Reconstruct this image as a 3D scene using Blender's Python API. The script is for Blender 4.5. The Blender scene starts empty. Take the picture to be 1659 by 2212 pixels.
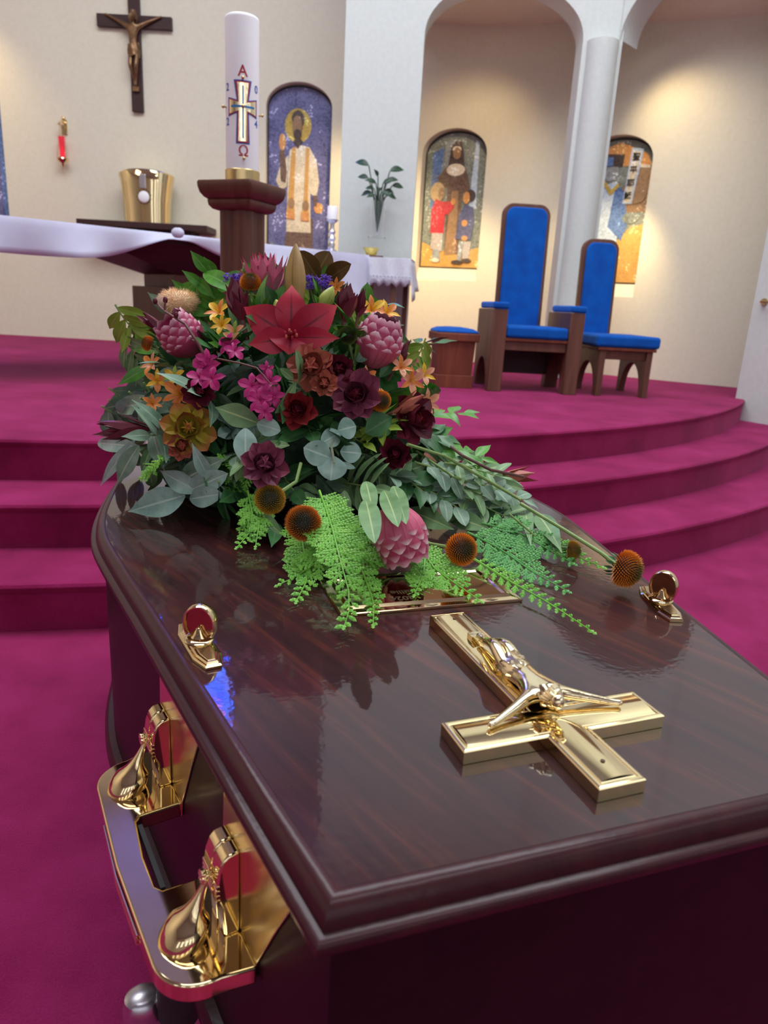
import bpy, bmesh, math, random
from mathutils import Vector, Matrix, Quaternion
random.seed(7)
SC = bpy.context.scene
COL = SC.collection
PI = math.pi

# ------------------------------------------------------------------ camera
EYE = Vector((0, 0, 1.075))
FPX = 1542.6
CW, CH = 1659.0, 2212.0
ROWS = (Vector((0.998463, 0.055425, 0.0)), Vector((0.0155257, -0.2796909, 0.9599646)), Vector((0.053206, -0.958489, -0.2801215)))
cam_data = bpy.data.cameras.new('camera')
cam = bpy.data.objects.new('camera', cam_data)
COL.objects.link(cam)
m = Matrix(((ROWS[0][0], -ROWS[0][1], -ROWS[0][2], EYE.x),
            (ROWS[1][0], -ROWS[1][1], -ROWS[1][2], EYE.y),
            (ROWS[2][0], -ROWS[2][1], -ROWS[2][2], EYE.z), (0, 0, 0, 1)))
cam.matrix_world = m
cam_data.sensor_fit = 'VERTICAL'
cam_data.sensor_height = 36.0
cam_data.sensor_width = 27.0
cam_data.lens = FPX / CH * 36.0
cam_data.clip_start = 0.02
cam_data.dof.use_dof = True
cam_data.dof.focus_distance = 0.86
cam_data.dof.aperture_fstop = 9.0
SC.camera = cam

def ray(px, py):
    v = Vector((px - CW / 2, py - CH / 2, FPX))
    return Vector((ROWS[0].dot(v), ROWS[1].dot(v), ROWS[2].dot(v)))
def atz(px, py, z):
    r = ray(px, py)
    return EYE + r * ((z - EYE.z) / r.z)
def atY(px, py, y):
    r = ray(px, py)
    return EYE + r * (y / r.y)

# ------------------------------------------------------------------ exposure, world, lamps
SC.view_settings.view_transform = 'Standard'
SC.view_settings.look = 'None'
SC.view_settings.gamma = 1.0
SC.view_settings.use_curve_mapping = False
SC.view_settings.exposure = 0.0
world = bpy.data.worlds.new('world')
SC.world = world
world.use_nodes = True
world.node_tree.nodes['Background'].inputs[0].default_value = (0.80, 0.88, 1.0, 1)
world.node_tree.nodes['Background'].inputs[1].default_value = 0.35

def area(name, loc, target, sx, sy, power, col):
    d = bpy.data.lights.new(name, 'AREA')
    d.shape = 'RECTANGLE'; d.size = sx; d.size_y = sy; d.energy = power; d.color = col
    o = bpy.data.objects.new(name, d); COL.objects.link(o)
    o.location = loc
    o.rotation_euler = (Vector(target) - Vector(loc)).to_track_quat('-Z', 'Y').to_euler()
    return o
def spot(name, loc, target, power, col, size=60, blend=0.7, rad=0.06):
    d = bpy.data.lights.new(name, 'SPOT')
    d.energy = power; d.color = col; d.spot_size = math.radians(size); d.spot_blend = blend; d.shadow_soft_size = rad
    o = bpy.data.objects.new(name, d); COL.objects.link(o)
    o.location = loc
    o.rotation_euler = (Vector(target) - Vector(loc)).to_track_quat('-Z', 'Y').to_euler()
    return o
COOL = (0.90, 0.95, 1.0)
WARM = (1.0, 0.74, 0.38)
area('skylight_glow', (0.0, 3.3, 6.9), (0.0, 3.8, 0), 7.5, 2.8, 560, COOL)
area('nave_top_fill', (0.3, -0.9, 6.9), (0.0, 0.6, 0), 5.0, 1.8, 135, COOL)  # added overhead fill to light the flowers from the front
area('left_wall_fill', (-5.5, 2.5, 5.6), (-9.0, 4.0, 2.6), 3.0, 1.0, 110, (1.0, 0.86, 0.66))  # added fill, brightens the left wall that the gold handle mirrors
area('nave_daylight', (1.5, -6.4, 4.3), (0.0, 4.0, 1.6), 6.0, 2.2, 22, COOL)
area('right_daylight', (5.2, -1.5, 4.6), (0.0, 2.5, 0.8), 4.0, 2.4, 40, COOL)
spot('niche_spot', (1.98, 6.90, 3.15), (2.48, 7.22, 2.70), 19, WARM, 100, 0.9)
spot('niche_lamp', (0.62, 7.2, 3.6), (0.6, 8.3, 2.2), 40, WARM, 90, 0.9)
spot('pier_lamp', (-0.22, 7.35, 2.6), (-0.55, 8.45, 1.7), 75, WARM, 110, 0.8)
spot('pier_lamp', (0.52, 7.2, 1.9), (0.5, 8.3, 1.2), 62, WARM, 110, 0.8)
spot('column_lamp', (1.95, 6.9, 2.1), (2.0, 7.55, 1.5), 42, WARM, 110, 0.8)
spot('wall_wash', (-4.75, 7.6, 3.9), (-4.65, 8.45, 2.9), 40, WARM, 80, 0.9)

# ------------------------------------------------------------------ materials
def mat(name, col, rough=0.5, metal=0.0, coat=0.0, coat_rough=0.05, spec=0.5, sheen=0.0, trans=0.0, ior=1.45, emis=None, estr=0.0, sss=0.0):
    mt = bpy.data.materials.new(name); mt.use_nodes = True
    b = mt.node_tree.nodes['Principled BSDF']
    b.inputs['Base Color'].default_value = (*col, 1)
    b.inputs['Roughness'].default_value = rough
    b.inputs['Metallic'].default_value = metal
    b.inputs['Coat Weight'].default_value = coat
    b.inputs['Coat Roughness'].default_value = coat_rough
    b.inputs['Specular IOR Level'].default_value = spec
    b.inputs['Sheen Weight'].default_value = sheen
    b.inputs['Transmission Weight'].default_value = trans
    b.inputs['IOR'].default_value = ior
    if sss:
        b.inputs['Subsurface Weight'].default_value = sss
        b.inputs['Subsurface Radius'].default_value = (0.01, 0.006, 0.004)
        b.inputs['Subsurface Scale'].default_value = 0.5
    if emis:
        b.inputs['Emission Color'].default_value = (*emis, 1); b.inputs['Emission Strength'].default_value = estr
    return mt
def N(mt, t, **kw):
    n = mt.node_tree.nodes.new(t)
    for k, v in kw.items():
        if k in n.inputs: n.inputs[k].default_value = v
        else: setattr(n, k, v)
    return n
def L(mt, a, b): mt.node_tree.links.new(a, b)
def B(mt): return mt.node_tree.nodes['Principled BSDF']
def ramp(mt, fac, stops):
    r = N(mt, 'ShaderNodeValToRGB')
    cr = r.color_ramp
    while len(cr.elements) < len(stops): cr.elements.new(0.5)
    for e, (p, c) in zip(cr.elements, stops): e.position = p; e.color = (*c, 1)
    L(mt, fac, r.inputs[0]); return r.outputs[0]
def bump(mt, h, strength, dist=0.01):
    b = N(mt, 'ShaderNodeBump'); b.inputs['Strength'].default_value = strength; b.inputs['Distance'].default_value = dist
    L(mt, h, b.inputs['Height']); L(mt, b.outputs[0], B(mt).inputs['Normal'])
def noisy(name, c1, c2, scale, rough=0.5, bstr=0.0, bdist=0.01, detail=4, stretch=(1, 1, 1), rot=0, **kw):
    mt = mat(name, c1, rough, **kw)
    tc = N(mt, 'ShaderNodeTexCoord'); mp = N(mt, 'ShaderNodeMapping')
    mp.inputs['Scale'].default_value = stretch; mp.inputs['Rotation'].default_value = (0, 0, rot)
    L(mt, tc.outputs['Object'], mp.inputs[0])
    n = N(mt, 'ShaderNodeTexNoise', Scale=scale, Detail=detail); L(mt, mp.outputs[0], n.inputs['Vector'])
    L(mt, ramp(mt, n.outputs[0], [(0.3, c1), (0.7, c2)]), B(mt).inputs['Base Color'])
    if bstr: bump(mt, n.outputs[0], bstr, bdist)
    return mt
M = {}
M['plaster'] = noisy('cream_plaster', (0.69, 0.645, 0.515), (0.73, 0.685, 0.555), 30, 0.9, 0.05, 0.003)
M['white'] = noisy('white_plaster', (0.56, 0.59, 0.565), (0.60, 0.63, 0.60), 30, 0.9, 0.04, 0.003)
M['ceiling'] = noisy('ceiling_paint', (0.42, 0.43, 0.46), (0.46, 0.47, 0.50), 20, 0.95)
# carpet
c = mat('magenta_carpet', (0.3, 0.02, 0.09), 0.95, spec=0.1, sheen=0.32)
B(c).inputs['Sheen Roughness'].default_value = 0.45
B(c).inputs['Sheen Tint'].default_value = (1.0, 0.30, 0.55, 1)
tc = N(c, 'ShaderNodeTexCoord')
n1 = N(c, 'ShaderNodeTexNoise', Scale=3.2, Detail=5, Roughness=0.6); L(c, tc.outputs['Object'], n1.inputs['Vector'])
n2 = N(c, 'ShaderNodeTexNoise', Scale=260, Detail=2); L(c, tc.outputs['Object'], n2.inputs['Vector'])
mx = N(c, 'ShaderNodeMath', operation='MULTIPLY_ADD'); mx.inputs[1].default_value = 0.35
L(c, n2.outputs[0], mx.inputs[0]); L(c, n1.outputs[0], mx.inputs[2])
L(c, ramp(c, mx.outputs[0], [(0.38, (0.13, 0.005, 0.036)), (0.62, (0.225, 0.010, 0.068)), (0.9, (0.31, 0.020, 0.108))]), B(c).inputs['Base Color'])
bump(c, n2.outputs[0], 0.6, 0.004)
M['carpet'] = c
def wood(name, dark, mid, light, rot, rough=0.4, coat=0.0, coat_rough=0.06, sc=1.0, peel=0.0, axis='y'):
    mt = mat(name, mid, rough, coat=coat, coat_rough=coat_rough, spec=0.4)
    tc = N(mt, 'ShaderNodeTexCoord'); mp = N(mt, 'ShaderNodeMapping')
    mp.inputs['Rotation'].default_value = (0, 0, rot)
    s = {'y': (14, 1.1, 14), 'x': (1.1, 14, 14), 'z': (14, 14, 1.1)}[axis]
    mp2 = N(mt, 'ShaderNodeMapping'); mp2.inputs['Scale'].default_value = s
    L(mt, tc.outputs['Object'], mp.inputs[0]); L(mt, mp.outputs[0], mp2.inputs[0])
    n = N(mt, 'ShaderNodeTexNoise', Scale=2.2 * sc, Detail=8, Roughness=0.68, Distortion=0.6); L(mt, mp2.outputs[0], n.inputs['Vector'])
    L(mt, ramp(mt, n.outputs[0], [(0.30, dark), (0.52, mid), (0.74, light)]), B(mt).inputs['Base Color'])
    if peel:
        p = N(mt, 'ShaderNodeTexNoise', Scale=160, Detail=1); L(mt, tc.outputs['Object'], p.inputs['Vector'])
        bp = N(mt, 'ShaderNodeBump'); bp.inputs['Strength'].default_value = peel; bp.inputs['Distance'].default_value = 0.001
        L(mt, p.outputs[0], bp.inputs['Height']); L(mt, bp.outputs[0], B(mt).inputs['Coat Normal'])
    return mt
TH = math.radians(19.835)
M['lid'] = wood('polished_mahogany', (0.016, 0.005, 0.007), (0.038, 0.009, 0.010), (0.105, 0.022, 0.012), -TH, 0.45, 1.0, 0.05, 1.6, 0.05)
B(M['lid']).inputs['Specular IOR Level'].default_value = 0.12
M['lidedge'] = wood('polished_mahogany_moulding', (0.030, 0.007, 0.010), (0.044, 0.010, 0.013), (0.060, 0.014, 0.015), -TH, 0.45, 0.35, 0.22, 1.0, 0.2)
B(M['lidedge']).inputs['Specular IOR Level'].default_value = 0.15
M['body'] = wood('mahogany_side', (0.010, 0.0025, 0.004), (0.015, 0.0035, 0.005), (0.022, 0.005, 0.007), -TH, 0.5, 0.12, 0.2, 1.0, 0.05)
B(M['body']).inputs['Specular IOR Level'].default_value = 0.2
M['brownwood'] = wood('walnut_brown_wood', (0.085, 0.034, 0.022), (0.125, 0.050, 0.032), (0.17, 0.07, 0.045), 0, 0.45, sc=0.6, axis='z')
M['darkwood'] = wood('dark_wood', (0.030, 0.013, 0.013), (0.045, 0.018, 0.018), (0.06, 0.026, 0.024), 0, 0.5, sc=0.6, axis='x')
M['redwood'] = wood('red_brown_wood', (0.12, 0.028, 0.014), (0.17, 0.045, 0.022), (0.23, 0.065, 0.03), 0, 0.45, sc=0.6, axis='z')
M['velvet'] = noisy('blue_velvet', (0.0, 0.06, 0.32), (0.0, 0.09, 0.42), 12, 0.8, 0.1, 0.002, spec=0.2, sheen=0.4)
B(M['velvet']).inputs['Sheen Tint'].default_value = (0.15, 0.4, 1.0, 1)
M['gold'] = noisy('polished_gold', (0.84, 0.67, 0.37), (0.87, 0.70, 0.40), 60, 0.07, 0, metal=1.0)
M['goldrough'] = noisy('brushed_gold', (0.78, 0.64, 0.38), (0.83, 0.69, 0.42), 300, 0.2, 0.15, 0.0006, metal=1.0)
M['goldbright'] = noisy('bright_gold', (0.92, 0.77, 0.48), (0.96, 0.82, 0.54), 90, 0.12, 0.25, 0.0012, metal=1.0)
M['goldreflect'] = noisy('gold_brown_reflection', (0.42, 0.22, 0.12), (0.50, 0.28, 0.15), 200, 0.12, 0.1, 0.0006, metal=1.0)  # screw disc gold, with the brown it mirrors put into the base colour
M['brass'] = noisy('brass', (0.62, 0.46, 0.20), (0.70, 0.52, 0.25), 40, 0.28, 0, metal=1.0)
M['bronze'] = noisy('bronze', (0.16, 0.09, 0.045), (0.26, 0.15, 0.08), 40, 0.4, 0.1, 0.004, metal=0.8)
M['cloth'] = noisy('white_linen', (0.52, 0.53, 0.68), (0.56, 0.57, 0.71), 14, 0.85, 0.15, 0.004, sheen=0.2)
M['lace'] = noisy('white_lace', (0.62, 0.62, 0.72), (0.74, 0.74, 0.82), 90, 0.9, 0.4, 0.003)
M['wax'] = noisy('white_wax', (0.86, 0.86, 0.88), (0.88, 0.88, 0.90), 8, 0.45, 0, sss=0.2)
M['redpaint'] = mat('red_wax', (0.42, 0.02, 0.03), 0.5)
M['bluepaint'] = mat('blue_wax', (0.03, 0.12, 0.45), 0.5)
M['ltblue'] = mat('light_blue_wax', (0.02, 0.22, 0.55), 0.4)
M['glass'] = mat('clear_glass', (0.97, 0.98, 1.0), 0.02, trans=1.0)
M['yglass'] = mat('amber_glass', (0.98, 0.86, 0.35), 0.05, trans=0.8)
M['redglass'] = mat('red_glass', (0.75, 0.02, 0.06), 0.08, trans=0.35, emis=(1.0, 0.03, 0.04), estr=0.12)
M['flame'] = mat('flame_glow', (1, 0.4, 0.2), 0.5, emis=(1.0, 0.25, 0.15), estr=3.0)
M['silver'] = noisy('satin_aluminium', (0.52, 0.50, 0.54), (0.60, 0.58, 0.62), 60, 0.32, 0, metal=1.0)
M['rubber'] = noisy('black_rubber', (0.012, 0.014, 0.016), (0.02, 0.022, 0.024), 60, 0.6)
M['blackmetal'] = noisy('black_metal', (0.012, 0.010, 0.010), (0.02, 0.018, 0.018), 60, 0.35)
M['engrave'] = mat('engraving', (0.09, 0.05, 0.02), 0.6, metal=0.3)

def leafmat(name, c1, c2, rib, rough=0.42, edge=None, bstr=0.15, spec=0.4):
    """leaf or petal: UV x across (midrib at 0.5), UV y along"""
    mt = mat(name, c1, rough, spec=spec)
    uv = N(mt, 'ShaderNodeUVMap'); sx = N(mt, 'ShaderNodeSeparateXYZ'); L(mt, uv.outputs[0], sx.inputs[0])
    ge = N(mt, 'ShaderNodeNewGeometry')
    n = N(mt, 'ShaderNodeTexNoise', Scale=45.0, Detail=4); L(mt, ge.outputs['Position'], n.inputs['Vector'])
    base = ramp(mt, n.outputs[0], [(0.32, c1), (0.68, c2)])
    a = N(mt, 'ShaderNodeMath', operation='SUBTRACT'); a.inputs[1].default_value = 0.5; L(mt, sx.outputs[0], a.inputs[0])
    ab = N(mt, 'ShaderNodeMath', operation='ABSOLUTE'); L(mt, a.outputs[0], ab.inputs[0])
    rf = ramp(mt, ab.outputs[0], [(0.015, (1, 1, 1)), (0.05, (0, 0, 0))])
    mi = N(mt, 'ShaderNodeMixRGB'); L(mt, rf, mi.inputs[0]); L(mt, base, mi.inputs[1]); mi.inputs[2].default_value = (*rib, 1)
    out = mi.outputs[0]
    if edge:
        ec, at, hard = edge
        rf2 = ramp(mt, sx.outputs[1], [(at, (0, 0, 0)), (min(1, at + hard), (1, 1, 1))])
        m2 = N(mt, 'ShaderNodeMixRGB'); L(mt, rf2, m2.inputs[0]); L(mt, out, m2.inputs[1]); m2.inputs[2].default_value = (*ec, 1); out = m2.outputs[0]
    L(mt, out, B(mt).inputs['Base Color'])
    bump(mt, n.outputs[0], bstr, 0.002)
    return mt
M['euc'] = leafmat('grey_green_leaf', (0.12, 0.225, 0.145), (0.25, 0.37, 0.25), (0.40, 0.50, 0.36), 0.5)
M['eucblue'] = leafmat('blue_green_leaf', (0.19, 0.33, 0.27), (0.38, 0.53, 0.45), (0.48, 0.60, 0.50), 0.5)
M['sage'] = leafmat('sage_leaf', (0.12, 0.235, 0.09), (0.21, 0.35, 0.155), (0.40, 0.50, 0.22), 0.45)
M['green'] = leafmat('fresh_green_leaf', (0.045, 0.19, 0.02), (0.12, 0.34, 0.04), (0.16, 0.34, 0.08), 0.35)
M['dkgreen'] = leafmat('dark_green_leaf', (0.025, 0.095, 0.028), (0.055, 0.17, 0.05), (0.09, 0.18, 0.07), 0.35)
M['lime'] = leafmat('lime_leaf', (0.20, 0.34, 0.03), (0.30, 0.42, 0.06), (0.38, 0.48, 0.12), 0.4)
M['magnolia'] = leafmat('brown_backed_leaf', (0.10, 0.05, 0.012), (0.17, 0.09, 0.02), (0.20, 0.14, 0.04), 0.6)
M['maroon'] = leafmat('maroon_bract', (0.08, 0.007, 0.020), (0.17, 0.018, 0.035), (0.12, 0.02, 0.03), 0.33)
M['maroonlt'] = leafmat('dusky_maroon_bract', (0.17, 0.03, 0.07), (0.30, 0.075, 0.12), (0.20, 0.05, 0.06), 0.35)
M['redbract'] = leafmat('red_bract', (0.20, 0.012, 0.02), (0.30, 0.03, 0.03), (0.22, 0.03, 0.03), 0.35)
M['rust'] = leafmat('rust_bract', (0.38, 0.085, 0.05), (0.48, 0.16, 0.10), (0.40, 0.16, 0.06), 0.4, edge=((0.42, 0.10, 0.07), 0.4, 0.5))
M['goldbract'] = leafmat('yellow_green_bract', (0.34, 0.28, 0.02), (0.45, 0.38, 0.04), (0.45, 0.34, 0.05), 0.4, edge=((0.42, 0.13, 0.04), 0.45, 0.5))
M['lily'] = leafmat('red_lily_petal', (0.32, 0.010, 0.035), (0.44, 0.018, 0.048), (0.16, 0.005, 0.02), 0.38, edge=((0.55, 0.035, 0.055), 0.55, 0.45))
M['liliback'] = leafmat('coral_petal', (0.55, 0.10, 0.08), (0.62, 0.14, 0.10), (0.45, 0.10, 0.06), 0.4)
M['bud'] = leafmat('bronze_bud', (0.30, 0.18, 0.05), (0.38, 0.24, 0.08), (0.20, 0.12, 0.04), 0.4)
M['budgreen'] = leafmat('green_bud', (0.33, 0.38, 0.07), (0.45, 0.48, 0.10), (0.24, 0.30, 0.05), 0.4)
M['protea'] = leafmat('pink_protea_bract', (0.50, 0.06, 0.13), (0.62, 0.15, 0.24), (0.50, 0.07, 0.13), 0.5, edge=((0.84, 0.62, 0.68), 0.84, 0.14))
M['proteadk'] = leafmat('crimson_protea_bract', (0.30, 0.02, 0.07), (0.46, 0.05, 0.14), (0.40, 0.05, 0.10), 0.45, edge=((0.72, 0.40, 0.48), 0.84, 0.14))
M['proteacore'] = leafmat('plum_protea_core', (0.10, 0.006, 0.03), (0.20, 0.02, 0.07), (0.12, 0.01, 0.04), 0.6)
M['kingpink'] = leafmat('pink_pointed_bract', (0.60, 0.13, 0.24), (0.72, 0.24, 0.34), (0.66, 0.28, 0.34), 0.5, edge=((0.62, 0.04, 0.10), 0.86, 0.1))
M['orchid'] = leafmat('magenta_petal', (0.36, 0.008, 0.11), (0.52, 0.02, 0.19), (0.22, 0.004, 0.06), 0.4)
M['alorange'] = leafmat('orange_petal', (0.62, 0.17, 0.03), (0.75, 0.28, 0.06), (0.60, 0.12, 0.03), 0.4)
M['alyellow'] = leafmat('yellow_petal', (0.75, 0.42, 0.02), (0.80, 0.52, 0.04), (0.65, 0.25, 0.03), 0.4)
M['alpeach'] = leafmat('peach_petal', (0.66, 0.26, 0.13), (0.74, 0.36, 0.20), (0.62, 0.22, 0.10), 0.4)
M['statice'] = noisy('purple_floret', (0.13, 0.05, 0.42), (0.22, 0.09, 0.58), 200, 0.6)
M['stem'] = noisy('green_stem', (0.17, 0.28, 0.07), (0.26, 0.36, 0.11), 60, 0.5)
M['stemwood'] = noisy('brown_twig', (0.10, 0.035, 0.035), (0.17, 0.07, 0.05), 60, 0.5)
M['stempale'] = noisy('pale_stem', (0.30, 0.35, 0.24), (0.38, 0.42, 0.28), 60, 0.5)
M['conifer'] = noisy('bright_conifer_green', (0.11, 0.36, 0.03), (0.22, 0.52, 0.06), 60, 0.45)
M['coniferblue'] = noisy('cool_conifer_green', (0.06, 0.27, 0.055), (0.13, 0.40, 0.09), 60, 0.45)
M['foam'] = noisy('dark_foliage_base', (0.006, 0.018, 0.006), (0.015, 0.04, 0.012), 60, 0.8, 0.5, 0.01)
M['fuzzpeach'] = noisy('peach_fuzz', (0.92, 0.58, 0.32), (0.96, 0.75, 0.50), 60, 0.8)
M['fuzzcream'] = noisy('cream_fuzz', (0.70, 0.50, 0.38), (0.78, 0.62, 0.50), 60, 0.8)
def conemat(name, c0, c1, c2):
    mt = mat(name, c1, 0.45); uv = N(mt, 'ShaderNodeUVMap'); sx = N(mt, 'ShaderNodeSeparateXYZ'); L(mt, uv.outputs[0], sx.inputs[0])
    a = ramp(mt, sx.outputs[1], [(0.0, (0.02, 0.012, 0.008)), (0.2, c1), (0.75, c2)])
    g = ramp(mt, sx.outputs[0], [(0.10, (1, 1, 1)), (0.38, (0, 0, 0))])
    mi = N(mt, 'ShaderNodeMixRGB'); L(mt, g, mi.inputs[0]); L(mt, a, mi.inputs[1])
    k = ramp(mt, sx.outputs[1], [(0.0, (0.01, 0.02, 0.005)), (1.0, c0)])
    L(mt, k, mi.inputs[2]); L(mt, mi.outputs[0], B(mt).inputs['Base Color']); return mt
M['coneorange'] = conemat('orange_cone', (0.22, 0.15, 0.03), (0.45, 0.10, 0.006), (0.95, 0.30, 0.012))
M['conebrown'] = conemat('rust_cone', (0.10, 0.10, 0.02), (0.34, 0.07, 0.006), (0.80, 0.24, 0.02))
M['coneolive'] = conemat('olive_cone', (0.20, 0.22, 0.03), (0.30, 0.15, 0.01), (0.68, 0.36, 0.03))
M['conegreen'] = conemat('green_cone', (0.10, 0.16, 0.02), (0.06, 0.09, 0.012), (0.16, 0.22, 0.03))

def mosaic(name, c1, c2, scale=70, glit=0.12):
    mt = mat(name, c1, 0.35)
    tc = N(mt, 'ShaderNodeTexCoord')
    v = N(mt, 'ShaderNodeTexVoronoi', Scale=scale); L(mt, tc.outputs['Object'], v.inputs['Vector'])
    s = N(mt, 'ShaderNodeSeparateXYZ'); L(mt, v.outputs['Color'], s.inputs[0])
    n = N(mt, 'ShaderNodeTexNoise', Scale=5, Detail=3); L(mt, tc.outputs['Object'], n.inputs['Vector'])
    ad = N(mt, 'ShaderNodeMath', operation='MULTIPLY_ADD'); ad.inputs[1].default_value = 0.45
    L(mt, s.outputs[0], ad.inputs[0]); L(mt, n.outputs[0], ad.inputs[2])
    lite = tuple(min(1, x * 1.8 + glit) for x in c2)
    L(mt, ramp(mt, ad.outputs[0], [(0.35, c1), (0.80, c2), (0.98, c2), (1.0, lite)]), B(mt).inputs['Base Color'])
    return mt

# ------------------------------------------------------------------ mesh builder
class MB:
    def __init__(s): s.v = []; s.f = []; s.uv = {}; s.smooth = True
    def add(s, vs, fs, uvs=None):
        o = len(s.v); s.v += [tuple(v) for v in vs]
        for i, f in enumerate(fs):
            s.f.append(tuple(o + k for k in f))
            if uvs: s.uv[len(s.f) - 1] = [uvs[k] for k in f]
        return s
    def box(s, a, b, M4=None):
        (x0, y0, z0), (x1, y1, z1) = a, b
        vs = [Vector(p) for p in ((x0, y0, z0), (x1, y0, z0), (x1, y1, z0), (x0, y1, z0), (x0, y0, z1), (x1, y0, z1), (x1, y1, z1), (x0, y1, z1))]
        if M4: vs = [M4 @ v for v in vs]
        return s.add(vs, [(0, 3, 2, 1), (4, 5, 6, 7), (0, 1, 5, 4), (1, 2, 6, 5), (2, 3, 7, 6), (3, 0, 4, 7)])
    def prism(s, pts, z0, z1, M4=None):
        n = len(pts); vs = [Vector((p[0], p[1], z0)) for p in pts] + [Vector((p[0], p[1], z1)) for p in pts]
        if M4: vs = [M4 @ v for v in vs]
        return s.add(vs, [tuple(range(n - 1, -1, -1)), tuple(range(n, 2 * n))] + [(i, (i + 1) % n, n + (i + 1) % n, n + i) for i in range(n)])
    def rings(s, rs, closed=True, cap0=True, cap1=True):
        n = len(rs[0]); vs = [p for r in rs for p in r]; fs = []
        for j in range(len(rs) - 1):
            for i in range(n if closed else n - 1):
                a, b = j * n + i, j * n + (i + 1) % n
                fs.append((a, b, b + n, a + n))
        if cap0: fs.append(tuple(range(n - 1, -1, -1)))
        if cap1: fs.append(tuple((len(rs) - 1) * n + i for i in range(n)))
        return s.add(vs, fs)
    def lathe(s, prof, seg=24, M4=None, cap=True):
        rs = []
        for r, z in prof:
            ring = [Vector((r * math.cos(2 * PI * i / seg), r * math.sin(2 * PI * i / seg), z)) for i in range(seg)]
            rs.append([M4 @ v for v in ring] if M4 else ring)
        return s.rings(rs, True, cap, cap)
    def tube(s, pts, rad, seg=8, cap=True):
        pts = [Vector(p) for p in pts]; n = len(pts)
        if not hasattr(rad, '__len__'): rad = [rad] * n
        rs = []; up = None
        for i, p in enumerate(pts):
            t = (pts[min(i + 1, n - 1)] - pts[max(i - 1, 0)]).normalized()
            if up is None:
                up = Vector((0, 0, 1)) if abs(t.z) < 0.9 else Vector((1, 0, 0))
            a = t.cross(up).normalized(); up = a.cross(t).normalized()
            rs.append([p + (a * math.cos(2 * PI * k / seg) + up * math.sin(2 * PI * k / seg)) * rad[i] for k in range(seg)])
        return s.rings(rs, True, cap, cap)
    def ball(s, c, r, seg=12, rn=8, sc=(1, 1, 1), M4=None):
        c = Vector(c); prof = []
        rs = []
        for j in range(1, rn):
            a = PI * j / rn
            ring = [Vector((c.x + r * sc[0] * math.sin(a) * math.cos(2 * PI * i / seg), c.y + r * sc[1] * math.sin(a) * math.sin(2 * PI * i / seg), c.z - r * sc[2] * math.cos(a))) for i in range(seg)]
            rs.append([M4 @ v for v in ring] if M4 else ring)
        return s.rings(rs)
    def mesh(s, name, smooth=True):
        me = bpy.data.meshes.new(name); me.from_pydata(s.v, [], s.f)
        if s.uv:
            uvl = me.uv_layers.new(name='UVMap')
            for p in me.polygons:
                u = s.uv.get(p.index)
                if u:
                    for k, li in enumerate(p.loop_indices): uvl.data[li].uv = u[k]
        me.validate(); 
        if smooth:
            me.polygons.foreach_set('use_smooth', [True] * len(me.polygons))
            me.set_sharp_from_angle(angle=math.radians(42))
        return me
    def build(s, name, m_, parent=None, smooth=True, loc=None):
        me = s.mesh(name, smooth)
        me.materials.append(m_ if not isinstance(m_, str) else M[m_])
        o = bpy.data.objects.new(name, me); COL.objects.link(o)
        if parent: o.parent = parent
        if loc is not None: o.location = loc
        return o
def bevel(o, w=0.004, seg=2):
    b = o.modifiers.new('bevel', 'BEVEL'); b.width = w; b.segments = seg; b.limit_method = 'ANGLE'; b.angle_limit = math.radians(40); return o
def tag(o, label=None, cat=None, group=None, kind=None):
    if label: o['label'] = label
    if cat: o['category'] = cat
    if group: o['group'] = group
    if kind: o['kind'] = kind
    return o
def thing(name, label, cat, loc=(0, 0, 0), rot=None, group=None):
    o = bpy.data.objects.new(name, None); COL.objects.link(o); o.location = loc; o.empty_display_size = 0.02
    if rot is not None:
        if isinstance(rot, Quaternion): o.rotation_mode = 'QUATERNION'; o.rotation_quaternion = rot
        else: o.rotation_euler = (0, 0, rot)
    return tag(o, label, cat, group)
def inst(name, me, parent, Mx):
    o = bpy.data.objects.new(name, me); COL.objects.link(o); o.parent = parent; o.matrix_local = Mx; return o
def text_mesh(body, size, m_, name, parent, Mx, depth=0.0005, font_scale=(1, 1), offset=0.0):
    cu = bpy.data.curves.new(name, 'FONT'); cu.body = body; cu.size = size; cu.extrude = depth; cu.align_x = 'CENTER'; cu.align_y = 'CENTER'; cu.offset = offset
    o = bpy.data.objects.new(name, cu); COL.objects.link(o)
    bpy.context.view_layer.update()
    dg = bpy.context.evaluated_depsgraph_get()
    me = bpy.data.meshes.new_from_object(o.evaluated_get(dg))
    bpy.data.objects.remove(o); me.name = name
    me.materials.clear(); me.materials.append(M[m_] if isinstance(m_, str) else m_)
    r = bpy.data.objects.new(name, me); COL.objects.link(r)
    if parent: r.parent = parent
    r.matrix_local = Mx @ Matrix.Diagonal((font_scale[0], font_scale[1], 1, 1))
    return r
# ------------------------------------------------------------------ the church shell
ZP = 0.495
CC = Vector((-2.5, 8.7))
def struct(o, label=None):
    o['kind'] = 'structure'
    if label: o['label'] = label
    return o
def baked(o):
    bpy.context.view_layer.update()
    dg = bpy.context.evaluated_depsgraph_get()
    me = bpy.data.meshes.new_from_object(o.evaluated_get(dg))
    o.modifiers.clear(); o.data = me; return o
struct(MB().box((-9, -7.5, -0.1), (9, 9.3, 0)).build('floor', 'carpet', smooth=False), 'magenta carpeted floor of the nave')
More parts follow.
